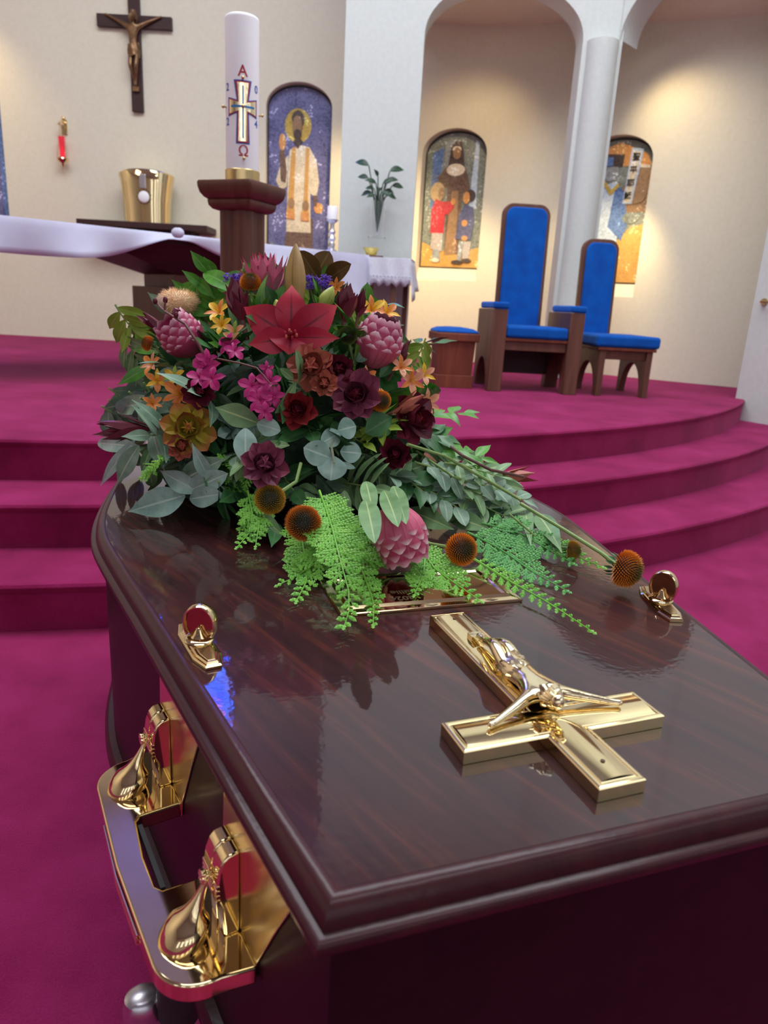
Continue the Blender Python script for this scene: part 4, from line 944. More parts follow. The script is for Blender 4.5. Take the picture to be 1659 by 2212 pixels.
for x in (-w + 0.004, w - 0.004): b.lathe([(0.0012, 0), (0.0012, 0.0005), (0.0001, 0.0005)], 10, Matrix.Translation((x, 0.006, 0.003)))
b.build('diamond_engraving', 'goldbright', pl, smooth=False)
for tx, yy, sz in (('Baillie', 0.040, 0.0135), ('2024', 0.024, 0.0135)):
    text_mesh(tx, sz, 'engrave', 'engraved_text', pl, Matrix.Translation((-0.020 if tx[0] == 'B' else -0.028, yy + 0.0, 0.00435)) @ Matrix.Rotation(PI, 4, 'Z'), 0.00012, offset=0.0002)

# lid fastening screws: long bevelled base with an upright ring
def lid_screw(px0, py0, px1, py1, label):
    a, b_ = atz(px0, py0, LID), atz(px1, py1, LID); mid = (a + b_) / 2; d = (a - b_); d.z = 0
    t = thing('lid_screw', label, 'screw', (mid.x, mid.y, LID + 0.0004), math.atan2(d.y, d.x) - PI / 2, 'ring lid screws')
    hl = max(0.040, d.length / 2); wd_ = 0.0125
    def oc(i, z, k=1): return [Vector((x, y, z)) for x, y in ((-wd_ * .55 + i * .6, -hl + i), (wd_ * .55 - i * .6, -hl + i), (wd_ - i, -hl * .55), (wd_ - i, hl * .55), (wd_ * .55 - i * .6, hl - i), (-wd_ * .55 + i * .6, hl - i), (-wd_ + i, hl * .55), (-wd_ + i, -hl * .55))]
    b = MB(); b.rings([oc(0, 0), oc(0, 0.0022), oc(0.0015, 0.0034), oc(0.003, 0.0036), oc(0.0042, 0.0052), oc(0.0060, 0.0054)]); b.build('base_plate', 'gold', t, smooth=False)
    b = MB(); b.rings([oc(0.0062, 0.0054), oc(0.0066, 0.0058)]); b.build('satin_inlay', 'goldrough', t, smooth=False)
    MB().lathe([(0.0125, 0.0054), (0.013, 0.007), (0.0115, 0.0085), (0.007, 0.0092), (0.004, 0.013), (0.0022, 0.0175), (0.0005, 0.0185)], 24).build('centre_boss', 'gold', t)
    b = MB(); rs = []
    for i in range(33):
        a_ = -0.62 + (PI + 1.24) * i / 32; c = Vector((0.0135 * math.cos(a_), 0.0035, 0.0200 + 0.0170 * math.sin(a_)))
        o_ = Vector((math.cos(a_), 0, math.sin(a_)))
        rs.append([c + o_ * (0.0020 * math.cos(q_)) * (1 if math.cos(q_) > 0 else 0.6) + Vector((0, 0.0052 * math.sin(q_), 0)) for q_ in [2 * PI * k / 10 for k in range(10)]])
    b.rings(rs); ro = b.build('ring', 'gold', t); ro.rotation_euler = (0, 0, math.radians(-38))
    MB().rings([[Vector((0.0128 * math.cos(a_) * k_, 0.0035 + dy, 0.0200 + 0.0162 * math.sin(a_) * k_)) for a_ in [2 * PI * i / 32 for i in range(32)]] for k_, dy in ((0.985, 0.0012), (1.0, 0.0), (0.985, -0.0012))]).build('ring_disc', 'goldreflect', t).rotation_euler = (0, 0, math.radians(-38))
    return t
lid_screw(402, 1352, 462, 1446, 'gold ring screw on the left side of the lid above the handle')
lid_screw(1393, 1273, 1461, 1345, 'gold ring screw at the right edge of the lid by the stray cone flower')

# ------------------------------------------------------------------ side handle (frame u along the left side, w outwards)
al = math.atan(0.208)
ul = Vector((-math.sin(al), math.cos(al), 0)); wl_ = Vector((-math.cos(al), -math.sin(al), 0))
# local matrix: x = u along side (away), y = w outwards, z up
HM = KM @ Matrix(((ul.x, wl_.x, 0, -0.2), (ul.y, wl_.y, 0, 0.0), (0, 0, 1, 0), (0, 0, 0, 1)))
ZB = 0.624; TB = 0.0155
hd = bpy.data.objects.new('coffin_handle', None); COL.objects.link(hd); hd.empty_display_size = 0.02; hd.parent = cof; hd.matrix_local = KI @ HM; hd['label'] = 'shiny gold swing handle on the side'
def Hs(pts, z0, z1, nm, mt, bev=0.002, seg=3):
    o = MB().prism(pts, z0, z1).build(nm, mt, hd, smooth=True)
    bevel(o, bev, seg); return o
# ring plan outline (u, w): outer rounded U with inner rectangular opening
outer = [(0.102, 0.006)]
def arc(cx, cy, r, a0, a1, n=10): return [(cx + r * math.cos(math.radians(a0 + (a1 - a0) * i / n)), cy + r * math.sin(math.radians(a0 + (a1 - a0) * i / n))) for i in range(n + 1)]
outer = [(0.100, 0.0055)] + [(0.104, 0.030)] + arc(0.138, 0.036, 0.034, 180, 95) + [(0.18, 0.0715), (0.24, 0.0735), (0.30, 0.0715)] + arc(0.345, 0.036, 0.034, 85, 0) + [(0.382, 0.030), (0.386, 0.0055)]
inner = [(0.292, 0.0055), (0.291, 0.043), (0.285, 0.047), (0.24, 0.051), (0.205, 0.050), (0.199, 0.046), (0.198, 0.0055)]
pts = outer + inner
o = MB().prism(list(reversed(pts)), ZB - TB, ZB).build('grip_bar', 'gold', hd); bevel(o, 0.0022, 3)
b = MB()
for k in range(3): b.tube([(0.17 + 0.0, 0.0722, ZB - 0.006 - 0.004 * k), (0.235, 0.0745, ZB - 0.006 - 0.004 * k), (0.30 - 0.02 * k, 0.0722, ZB - 0.006 - 0.004 * k)], 0.0009, 6)
b.build('ridge_lines', 'goldbright', hd)
MB().box((0.205, 0.0425, ZB - TB - 0.004), (0.285, 0.0465, ZB - 0.004)).build('black_liner', 'rubber', hd, smooth=False)
for uc in (0.150, 0.338):
    # fan shaped gold sheet standing in for the handle's reflection in the side
    pp = [(uc - 0.045, ZB - TB), (uc - 0.048, ZB), (uc - 0.085, 0.690), (uc - 0.112, 0.735), (uc - 0.112, 0.7515), (uc + 0.010, 0.7515), (uc + 0.018, 0.735), (uc + 0.022, 0.690), (uc + 0.045, ZB), (uc + 0.042, ZB - TB)]
    o = MB().prism(pp, 0.0042, 0.0060, Matrix(((1, 0, 0, 0), (0, 0, 1, 0), (0, 1, 0, 0), (0, 0, 0, 1)))).build('handle_reflection', 'goldrough', hd, smooth=False); bevel(o, 0.0008, 2)
    # lug: two halves side by side with a rounded shoulder
    prf = [(0.006, ZB), (0.0175, ZB), (0.0185, ZB + 0.026), (0.0215, ZB + 0.033), (0.0230, ZB + 0.040), (0.0230, ZB + 0.047), (0.0215, ZB + 0.058), (0.0185, ZB + 0.066), (0.0145, ZB + 0.070), (0.006, ZB + 0.0715)]
    for s_ in (0, 1):
        o = MB().prism(prf, uc - 0.016 + 0.0163 * s_, uc - 0.0003 + 0.0163 * s_, YZ).build('lug_half', 'gold', hd); bevel(o, 0.0016, 2)
    b = MB()
    for k in range(4): b.tube([(uc - 0.0165, 0.0222, ZB + 0.034 + 0.004 * k), (uc + 0.0168, 0.0222, ZB + 0.034 + 0.004 * k)], 0.0016, 8)
    b.build('lug_fluting', 'goldbright', hd)
    # tear drop dome rising from the bar to the lug
    b = MB(); rs = []
    for i in range(15):
        f = i / 14; c = Vector((uc - 0.002, 0.046 - 0.020 * f, ZB - 0.001 + 0.046 * f)); r = 0.0195 * math.sqrt(max(0, 1 - (f / 0.62) ** 2)) if f < 0.30 else 0.0171 * math.exp(-(f - 0.30) * 3.6) * (1 - 0.25 * f) + 0.0012
        if i == 0: r = 0.0188
        rs.append([c + Vector((r * math.cos(a), r * 0.88 * math.sin(a), 0)) for a in [2 * PI * k / 28 for k in range(28)]])
    b.rings(rs).build('teardrop_dome', 'gold', hd)
    b = MB(); c = Vector((uc - 0.003, 0.0275, ZB + 0.049)); b.ball(c, 0.0042, 12, 8)
    for k in range(8): a = 2 * PI * k / 8; b.ball(c + Vector((0.0034 * math.cos(a), 0.002, 0.004 * math.sin(a))), 0.0022, 6, 5)
    b.build('floral_knob', 'goldbright', hd)
    b = MB(); b.box((uc - 0.012, 0.020, ZB - TB - 0.012), (uc + 0.012, 0.030, ZB - TB)); b.build('pivot_strap', 'gold', hd, smooth=False)

# ------------------------------------------------------------------ trolley under the coffin
tr = thing('coffin_trolley', 'folding aluminium trolley with black rubber rollers carrying the coffin', 'trolley')
g = lambda px, py, z: atz(px, py, z)
P1 = g(309, 2162, 0.425); tr.location = (K(0, 0.9, 0).x, K(0, 0.9, 0).y, 0); tr.rotation_euler = (0, 0, TH)
TI = (Matrix.Translation(tr.location) @ Matrix.Rotation(TH, 4, 'Z')).inverted()
P1 = TI @ P1; PB = TI @ g(388, 2140, 0.440); PE = TI @ g(470, 2125, 0.425)
print('trolley', P1, PB, PE)
# cross arm + fork
dv = (PE - P1).normalized(); 
b = MB()
sv = Vector((-dv.y, dv.x, 0))
AMx = Matrix(((dv.x, sv.x, 0, P1.x), (dv.y, sv.y, 0, P1.y), (0, 0, 1, P1.z), (0, 0, 0, 1)))
bevel(b.box((0.012, -0.012, -0.012), (0.30, 0.012, 0.010), AMx).build('cross_arm', 'silver', tr, smooth=False), 0.003)
b = MB(); rs = []
for z_, k_ in ((-0.05, 1.0), (-0.004, 1.0), (0.006, 0.9), (0.010, 0.6)): rs.append([AMx @ Vector((0.0185 * k_ * math.cos(a_), 0.0165 * k_ * math.sin(a_), z_)) for a_ in [2 * PI * i / 24 for i in range(24)]])
b.rings(rs).build('knuckle', 'silver', tr)
MB().tube([AMx @ Vector((0, 0, -0.049)), AMx @ Vector((0, 0, -0.20)), AMx @ Vector((0.0, 0, -P1.z + 0.03))], 0.0155, 18).build('post', 'silver', tr)
MB().ball(AMx @ Vector((0.004, -0.017, -0.028)), 0.0065, 10, 7).build('bolt', 'silver', tr)
MB().lathe([(0.001, -0.036), (0.016, -0.034), (0.0205, -0.024), (0.021, 0.040), (0.020, 0.046), (0.001, 0.0465)], 24, Matrix.Translation(PB)).build('rubber_stop', 'rubber', tr)
b2_ = TI @ g(432, 2178, 0.40)
MB().tube([b2_ + Vector((0, 0, 0.02)), b2_ + Vector((0, 0, -0.05))], 0.019, 18).build('roller', 'silver', tr)
b = MB()
for x in (-0.16, 0.14): b.box((x, -0.62, 0.415), (x + 0.03, 0.75, 0.4505))
for y in (-0.45, 0.0, 0.5): b.box((-0.16, y, 0.385), (0.17, y + 0.03, 0.415))
bevel(b.build('bearer_frame', 'blackmetal', tr, smooth=False), 0.003)
for sx in (-0.14, 0.14):
    for sy in (-1, 1):
        MB().tube([(sx, -0.42 * sy, 0.395), (sx, 0.40 * sy, 0.085)], 0.011, 10).build('leg', 'silver', tr)
for sx in (-0.17, 0.17):
    for sy in (-0.42, 0.42):
        MB().tube([(sx - 0.012, sy, 0.045), (sx + 0.012, sy, 0.045)], 0.045, 20).build('wheel', 'rubber', tr)
b = MB(); b.tube([(-0.17, -0.42, 0.085), (0.17, -0.42, 0.085)], 0.010, 8); b.tube([(-0.17, 0.42, 0.085), (0.17, 0.42, 0.085)], 0.010, 8)
for sx in (-0.17, 0.17):
    for sy in (-0.42, 0.42): b.tube([(sx, sy, 0.10), (sx, sy, 0.045)], 0.006, 6)
b.build('axle_bar', 'silver', tr)
# ------------------------------------------------------------------ flowers on the lid
MC = Vector((-0.165, 1.26, 0.775)); MR = Vector((0.30, 0.36, 0.335))
def S(px, py, lift=1.0, zmin=0.79):
    """point on the mound of flowers (or on the lid in front of it) seen at a pixel, and its outward normal"""
    r = ray(px, py).normalized(); R = MR * lift
    o = Vector(((EYE.x - MC.x) / R.x, (EYE.y - MC.y) / R.y, (EYE.z - MC.z) / R.z)); d = Vector((r.x / R.x, r.y / R.y, r.z / R.z))
    a = d.dot(d); b_ = o.dot(d); c = o.dot(o) - 1; D = b_ * b_ - a * c
    t_ = (-b_ - math.sqrt(D)) / a if D > 0 else -b_ / a
    p = EYE + r * t_
    if p.z < zmin:
        p = EYE + r * ((zmin - EYE.z) / r.z); return p, Vector((0, -0.35, 1)).normalized()
    n = Vector(((p.x - MC.x) / R.x ** 2, (p.y - MC.y) / R.y ** 2, (p.z - MC.z) / R.z ** 2)).normalized()
    return p, n
def tocam(p): return (EYE - p).normalized()
def px2(p):   # metres per pixel near p
    return (p - EYE).length / FPX
def frame_z(z, up=Vector((0, 0, 1)), roll=0.0):
    """rotation matrix whose local Z = z"""
    z = Vector(z).normalized(); x = Vector(up).cross(z)
    x = x.normalized() if x.length > 1e-4 else Vector((1, 0, 0)); y = z.cross(x)
    m_ = Matrix(((x.x, y.x, z.x, 0), (x.y, y.y, z.y, 0), (x.z, y.z, z.z, 0), (0, 0, 0, 1)))
    return m_ @ Matrix.Rotation(roll, 4, 'Z')
def scr(dx, dy):
    """direction in space for a picture direction (dx right, dy down)"""
    return (ROWS_X * dx + ROWS_Y * dy)
ROWS_X = Vector((ROWS[0][0], ROWS[1][0], ROWS[2][0])); ROWS_Y = Vector((ROWS[0][1], ROWS[1][1], ROWS[2][1]))

# dark foliage base hidden beneath the flowers
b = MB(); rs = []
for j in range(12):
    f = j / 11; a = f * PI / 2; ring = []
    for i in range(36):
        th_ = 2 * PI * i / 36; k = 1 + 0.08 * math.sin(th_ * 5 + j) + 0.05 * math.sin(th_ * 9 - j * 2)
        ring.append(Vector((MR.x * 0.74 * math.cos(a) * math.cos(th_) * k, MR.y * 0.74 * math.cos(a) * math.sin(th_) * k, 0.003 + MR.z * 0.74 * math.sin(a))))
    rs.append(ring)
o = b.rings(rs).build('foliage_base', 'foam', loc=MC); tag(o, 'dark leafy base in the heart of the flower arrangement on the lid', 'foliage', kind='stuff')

# ---- leaf library
LM = {}
def LMs(key, mt, Ln, W, n=3, **kw):
    r_ = random.Random(hash(key) % 999 if False else sum(map(ord, key)))
    LM[key] = [leaf_mesh('leaf', Ln * r_.uniform(.85, 1.1), W * r_.uniform(.9, 1.1), mt, fold=kw.get('fold', 0.22) * r_.uniform(.5, 1.6), curl=kw.get('curl', 0.4) * r_.uniform(-0.2, 1.6), twist=r_.uniform(-.4, .4), wave=kw.get('wave', 0.08), tip=kw.get('tip', 1), base=kw.get('base', .35), wide=kw.get('wide', .45)) for _ in range(n)]
LMs('euc_round', 'eucblue', 0.040, 0.034, tip=0, wide=.5, base=.6)
LMs('euc_oval', 'euc', 0.052, 0.026, tip=0, wide=.5)
LMs('euc_point', 'euc', 0.062, 0.026, wide=.38)
LMs('sage', 'sage', 0.048, 0.0165, tip=0, wide=.55)
LMs('green', 'green', 0.055, 0.022, wide=.4, curl=.7)
LMs('dkgreen', 'dkgreen', 0.062, 0.026, wide=.42, curl=.6)
LMs('lime', 'lime', 0.04, 0.016, wide=.5)
LMs('magnolia', 'magnolia', 0.085, 0.042, tip=0, wide=.55)
LMs('lance', 'dkgreen', 0.085, 0.017, wide=.45)
LMs('rust', 'rust', 0.034, 0.014, wide=.5)
SPR = {}
def sprig(kind, p, d, Ln, n, group, label, mats='stem', sc=1.0, up=None, sag=0.0, spread=55, leaf_from=0.1, rad=0.0014, rnd=random, cat='sprig', name=None):
    """stem from p along d with n leaves"""
    d = Vector(d).normalized(); up = Vector(up or (0, -0.4, 1)).normalized(); side = d.cross(up).normalized(); up = side.cross(d).normalized()
    nm = name or {'euc_round': 'eucalyptus_sprig', 'euc_oval': 'eucalyptus_sprig', 'euc_point': 'eucalyptus_sprig', 'sage': 'protea_leaf_sprig', 'green': 'leafy_sprig', 'dkgreen': 'leafy_sprig', 'lime': 'leafy_sprig', 'magnolia': 'magnolia_sprig', 'lance': 'leafy_sprig', 'rust': 'leucadendron_sprig'}[kind]
    t = thing(nm, label, cat, p, group=group)
    ctl = [Vector((0, 0, 0)), d * Ln * 0.35 + up * Ln * 0.05, d * Ln * 0.7 + up * Ln * 0.02 - Vector((0, 0, sag * 0.4)), d * Ln - Vector((0, 0, sag))]
    def at(f):
        x = f * 3; i = min(int(x), 2); return ctl[i].lerp(ctl[i + 1], x - i)
    MB().tube([at(k / 6) for k in range(7)], [rad * (1.2 - 0.7 * k / 6) for k in range(7)], 6).build('stem', mats, t)
    for k in range(n):
        f = leaf_from + (1 - leaf_from) * (k / max(1, n - 1)); s_ = 1 if k % 2 else -1
        if k == n - 1: dr = d; q_ = at(1.0)
        else:
            a = math.radians(spread + rnd.uniform(-14, 14)); dr = d * math.cos(a) + side * s_ * math.sin(a) + up * rnd.uniform(-0.15, 0.35); q_ = at(f)
        me = LM[kind][rnd.randrange(len(LM[kind]))]
        inst('leaf', me, t, Matrix.Translation(q_) @ orient(dr, up + side * rnd.uniform(-0.4, 0.4) + Vector((0, -0.2, 0)) * rnd.random()) @ Matrix.Scale(sc * rnd.uniform(0.8, 1.15) * (0.75 if k == n - 1 else 1), 4))
    return t
R5 = random.Random(11)

def sprig_px(kind, x0, y0, x1, y1, n, label, group=None, lift0=0.9, lift1=1.05, sc=1.0, zmin=0.79, mats='stem', spread=55, rad=0.0014, **kw):
    p0, n0 = S(x0, y0, lift0, zmin); p1, n1 = S(x1, y1, lift1, zmin)
    return sprig(kind, p0, p1 - p0, (p1 - p0).length, n, group, label, mats, sc, up=n0 + tocam(p0) * 0.8, rnd=R5, spread=spread, rad=rad, **kw)

CAMI = cam.matrix_world.inverted()
def proj(p):
    v = CAMI @ Vector(p); return (CW / 2 + v.x / -v.z * FPX, CH / 2 - v.y / -v.z * FPX)
ANCH = [(625, 700, 'red lily'), (405, 728, 'crimson protea'), (812, 742, 'plump pink protea'), (870, 1150, 'low front protea'), (560, 575, 'pale pink crown protea'), (385, 652, 'peach furry bloom'), (470, 680, 'golden yellow bloom'), (525, 655, 'left maroon spear'), (745, 690, 'right maroon spear'), (822, 668, 'yellow and orange pair'), (752, 724, 'green cone flower'),
        (445, 795, 'left magenta orchids'), (570, 845, 'central magenta orchids'), (672, 792, 'coral rosette'), (642, 888, 'dark red rosette'), (768, 855, 'largest maroon rosette'), (822, 866, 'petalled orange cone flower'), (890, 820, 'row of peach blooms'), (888, 905, 'right edge maroon rosette'), (853, 985, 'low dark maroon rosette'),
        (385, 850, 'star shaped orange bloom'), (325, 790, 'left edge orange bloom'), (407, 925, 'yellow and rust rosette'), (280, 925, 'long maroon spear'), (572, 1005, 'dusky maroon rosette'), (718, 980, 'central eucalyptus tip'), (583, 1078, 'left spiky cone flower'), (655, 1130, 'dark centred cone flower'), (380, 1060, 'large veined pale leaf'), (510, 905, 'large smooth green leaf'), (545, 950, 'waxy curled leaf'), (1000, 1000, 'trailing green stems'), (640, 610, 'tall bronze lily bud')]
KADJ = dict(euc_oval='grey-green oval-leaved', euc_round='round-leaved blue-green', euc_point='pointed grey-green', sage='narrow sage green', green='fresh green', dkgreen='dark green', lime='yellow-green', magnolia='brown', lance='dark green', rust='rust')
USED = set()
def filler_label(kind, p, d):
    x, y = proj(p + d * 0.03); c = sorted((math.hypot(x - a, y - b_), a, b_, n_) for a, b_, n_ in ANCH)
    for dist, a, b_, n_ in c:
        dx, dy = x - a, y - b_
        rels = ['left of', 'right of', 'above', 'below']; sc_ = [-dx, dx, -dy, dy]; rels = [r for _, r in sorted(zip(sc_, rels), reverse=True)]
        for rel in rels[:2]:
            key = (kind, rel, n_)
            if key not in USED: USED.add(key); return '%s leafy sprig tucked in just %s the %s' % (KADJ[kind], rel, n_)
    return '%s leafy sprig deep inside the bouquet' % KADJ[kind]
OUTL = [(405, 560), (500, 540), (690, 540), (745, 575), (800, 615), (865, 655), (885, 740), (930, 800), (940, 880), (985, 930), (1100, 1000), (1130, 1045), (1060, 1110), (900, 1130), (600, 1140), (480, 1110), (430, 1095), (340, 1080), (225, 1010), (215, 880), (255, 820), (290, 760), (310, 690), (330, 640), (400, 600)]
def inside_outline(x, y):
    c = False
    for i in range(len(OUTL)):
        (x1, y1), (x2, y2) = OUTL[i - 1], OUTL[i]
        if (y1 > y) != (y2 > y) and x < (x2 - x1) * (y - y1) / (y2 - y1) + x1: c = not c
    return c
# ---- dense filling sprigs over the whole mound
G = {
 'l': ('eucalyptus sprigs low on the left flank', 'grey-green eucalyptus sprig among those crowding the lower left flank of the bouquet'),
 'lu': ('green sprigs on the upper left', 'green leafy sprig among those on the upper left slope of the bouquet'),
 'c': ('dark sprigs between the central flowers', 'dark green leafy sprig tucked between the flowers at the bouquet centre'),
 'r': ('green sprigs on the right flank', 'green leafy sprig among those along the right flank of the bouquet'),
 't': ('green sprigs around the crown', 'green leafy sprig among those ringing the top of the bouquet'),
 'f': ('sage leaf sprigs at the front', 'sage green sprig among those lying toward the front of the bouquet'),
 'b': ('leafy sprigs behind the crown', 'leafy sprig at the back of the bouquet behind its top flowers')}
fill = []
def fz(zone, kinds, xs, ys, n, ln=(0.05, 0.085), lift=(0.78, 0.95), inside=None):
    for _ in range(n):
        for _try in range(30):
            x, y = R5.uniform(*xs), R5.uniform(*ys)
            if not inside or inside(x, y): break
        p, nn_ = S(x, y, R5.uniform(*lift)); out = (p - (MC + Vector((0, 0, 0.05)))); out.z *= 0.6
        d = (out.normalized() * 0.9 + nn_ * 0.25 + Vector((R5.uniform(-.5, .5), R5.uniform(-.4, .2), R5.uniform(-.35, .25)))).normalized()
        k = kinds[R5.randrange(len(kinds))]; Ls = R5.uniform(*ln)
        if not inside_outline(*proj(p + d * (Ls + 0.04))): d = (d * 0.25 + nn_ * 0.3 + (MC - p).normalized() * 0.9).normalized(); p = p + nn_ * 0.02; Ls = 0.05
        sprig(k, p - d * 0.02, d, Ls, R5.choice((6, 7, 8)), G[zone][0], filler_label(k, p, d), 'stem', R5.uniform(.9, 1.2), up=nn_ + tocam(p) * .6, rnd=R5)
inm = lambda x, y: ((x - 570) / 345) ** 2 + ((y - 860) / 290) ** 2 < 1
fz('l', ['euc_oval', 'euc_point', 'euc_round', 'sage'], (250, 560), (830, 1030), 22, inside=inm)
fz('lu', ['green', 'dkgreen', 'sage', 'lime'], (290, 520), (650, 860), 22, inside=inm)
fz('c', ['dkgreen', 'dkgreen', 'sage'], (480, 820), (740, 1060), 28, inside=inm)
fz('r', ['green', 'dkgreen', 'sage', 'lime'], (740, 900), (680, 980), 22, inside=inm)
fz('t', ['green', 'dkgreen', 'lime'], (440, 780), (600, 720), 16, inside=inm)
fz('f', ['sage', 'euc_oval', 'sage'], (560, 900), (1000, 1110), 14, ln=(0.06, 0.10))
for k in range(8):   # back of the mound, seen from a step to the side
    a = PI * (0.08 + 0.84 * k / 7); p = MC + Vector((MR.x * .75 * math.cos(a), MR.y * .75 * math.sin(a), 0.10 + 0.12 * (k % 2)))
    sprig(['green', 'dkgreen', 'euc_oval'][k % 3], p, Vector((math.cos(a), math.sin(a), 0.1)), 0.09, 7, G['b'][0], ['fresh green', 'dark green', 'grey-green'][k % 3] + ' leafy sprig at the rear of the bouquet, ' + ['far right', 'right', 'right of middle', 'just right of the stand', 'behind the crown', 'left of middle', 'left', 'far left'][k], up=(0, 0, 1), rnd=R5)

# ---- hand placed leaves and sprigs
CL = [None]
def cluster(label, px, py, z=None):
    p = atz(px, py, z) if z else S(px, py, 1.0)[0]
    CL[0] = thing('eucalyptus_sprig' if 'eucalyptus' in label else 'leafy_sprig', label, 'sprig', p) if label else None
def big_leaf(x0, y0, x1, y1, W, mt, label, group=None, name='eucalyptus_leaf', lift0=1.0, lift1=1.06, zmin=0.783, tip=1, wide=.45, curl=.35, fold=.2, facing=0.6, z1=None):
    p0, n0 = S(x0, y0, lift0, zmin); p1, n1 = S(x1, y1, lift1, zmin)
    if z1: p1 = atz(x1, y1, z1)
    Ln = (p1 - p0).length; W_ = W * px2(p0)
    me = leaf_mesh('blade', Ln * 1.04, W_, mt, tip=tip, wide=wide, curl=curl, fold=fold, wave=.06, base=.4, nl=14, nw=6)
    t = bpy.data.objects.new(name, me); COL.objects.link(t)
    Mx_ = Matrix.Translation(p0) @ orient(p1 - p0 + Vector((0, 0, curl * Ln * .35)), n0 * (1 - facing) + tocam(p0) * facing)
    if CL[0]: t.name = 'leaf'; t.parent = CL[0]; t.matrix_local = Matrix.Translation(-CL[0].location) @ Mx_; return t
    t.matrix_world = Mx_
    return tag(t, label, 'leaf', group)
cluster('grey-green eucalyptus sprig poking furthest left over the carpet steps', 320, 955)
big_leaf(300, 965, 182, 978, 34, 'eucblue', 'pale green leaf poking furthest left over the carpet steps', tip=0)
big_leaf(292, 950, 212, 1058, 26, 'eucblue', 'narrow pale blue-green leaf hanging lowest at the left tip', lift1=1.1)
big_leaf(300, 962, 252, 1046, 40, 'euc', 'dull green leaf drooping beside the left shoulder of the coffin')
big_leaf(330, 930, 342, 1012, 36, 'euc', 'oval grey-green leaf hanging under the maroon bracts on the left')
cluster(None, 0, 0)
big_leaf(350, 872, 216, 905, 44, 'euc', 'folded sage leaf stretching left above the maroon spear bracts', tip=0)
big_leaf(372, 853, 310, 920, 60, 'euc', 'broad oval grey-green leaf on the left flank', tip=0, wide=.55, facing=.8)
big_leaf(395, 795, 330, 838, 34, 'eucblue', 'small blue-green leaf beside the orange blooms on the left')
big_leaf(560, 915, 463, 890, 50, 'lime' if False else 'sage', 'large smooth green leaf lying across the middle left of the bouquet', wide=.5, facing=.8)
cluster('pale eucalyptus sprig resting on the lid at the lower left of the bouquet', 405, 1065)
big_leaf(400, 1070, 280, 1118, 62, 'eucblue', 'large veined pale green leaf resting on the lid at lower left', wide=.4, facing=.35)
big_leaf(430, 1062, 338, 1028, 44, 'eucblue', 'grey-green leaf pointing left above the large veined leaf', facing=.4)
big_leaf(390, 1040, 468, 1010, 50, 'euc', 'dusky grey-green leaf behind the pale leaf cluster at lower left', tip=0, facing=.5)
big_leaf(405, 1062, 480, 1040, 48, 'eucblue', 'rounded blue-green leaf at the heart of the lower left leaf cluster', tip=0, wide=.5, facing=.6)
big_leaf(455, 1040, 412, 972, 30, 'eucblue', 'upright pale blue-green leaf standing above the lower left cluster', lift1=1.12)
big_leaf(410, 1078, 468, 1080, 44, 'eucblue', 'rounded grey leaf lying under the lower left cluster', tip=0, facing=.4)
cluster(None, 0, 0)
for k, (x0, y0, x1, y1, w, lab) in enumerate([(530, 925, 530, 995, 50, 'waxy grey-green curled leaf left of the lower maroon rosette'), (555, 915, 600, 935, 40, 'waxy blue-green leaf above the lower maroon rosette'),
        (735, 935, 700, 960, 42, 'rounded blue-green leaf at the top left of the central eucalyptus tip'), (730, 930, 770, 925, 48, 'rounded blue-green leaf at top right of the central eucalyptus tip'),
        (715, 990, 658, 975, 56, 'rounded blue-green leaf on the left of the central eucalyptus tip'), (735, 975, 780, 985, 46, 'rounded green leaf on the right of the central eucalyptus tip'),
        (720, 985, 715, 1035, 64, 'largest rounded blue-green leaf at the base of the central eucalyptus tip'), (730, 1000, 765, 1015, 14, 'thin pale blue shoot crossing the central eucalyptus tip')]):
    if k == 2: cluster('rounded blue-green eucalyptus tip in the middle of the bouquet front', 722, 1000)
    big_leaf(x0, y0, x1, y1, w, 'eucblue', lab, tip=0, wide=.5, facing=.85, lift0=1.06, lift1=1.08, fold=.1)
p0, _ = S(738, 925, 1.05); p1, _ = S(715, 960, 1.07); p2, _ = S(722, 1000, 1.08)
o = MB().tube([p0 - Vector(p2) , p1 - Vector(p2), Vector((0, 0, 0))], [0.0014, 0.002, 0.0016], 6).build('stem', 'stempale', CL[0], loc=p2 - CL[0].location)
cluster('sage green leafy sprig draped over the low front protea', 820, 1040)
# protea leaves over the low protea
for x0, y0, x1, y1, w, lab in [(790, 1040, 800, 1095, 34, 'upper oval sage leaf over the low front protea'), (790, 1080, 803, 1158, 44, 'long oval sage leaf hanging down left of the low front protea'), (745, 1060, 740, 1125, 34, 'sage leaf hanging left of the low front protea, furthest left'),
        (830, 1060, 850, 1125, 40, 'oval sage leaf lying on the bracts of the low front protea'), (850, 1050, 868, 1118, 34, 'second oval sage leaf lying on the bracts of the low front protea'), (880, 1100, 960, 1150, 42, 'sage leaf sweeping right from the low front protea'),
        (930, 1090, 1020, 1062, 36, 'sage leaf with pale midrib right of the low protea, pointing right'), (955, 1130, 1040, 1105, 14, 'pale thin leaf lying right of the low protea'), (960, 1110, 1045, 1150, 40, 'pale green leaf flat on the conifer right of the low protea'),
        (840, 1050, 895, 985, 40, 'folded grey-green leaf standing above the low protea'), (790, 935, 850, 905, 60, 'broad dark green leaf beside the maroon flower right of centre'), (600, 1130, 592, 1175, 30, 'dark green leaf under the left cone flowers'), (545, 1100, 600, 1160, 30, 'green leaf behind the left cone flowers')]:
    if 'broad dark' in lab: cluster(None, 0, 0)
    big_leaf(x0, y0, x1, y1, w, 'dkgreen' if 'dark' in lab else 'sage', lab, zmin=.868 if 'oval' in lab else .79, name='protea_leaf', tip=0 if 'oval' in lab else 1, wide=.55, facing=.8, lift0=1.02, lift1=1.07, curl=.3)
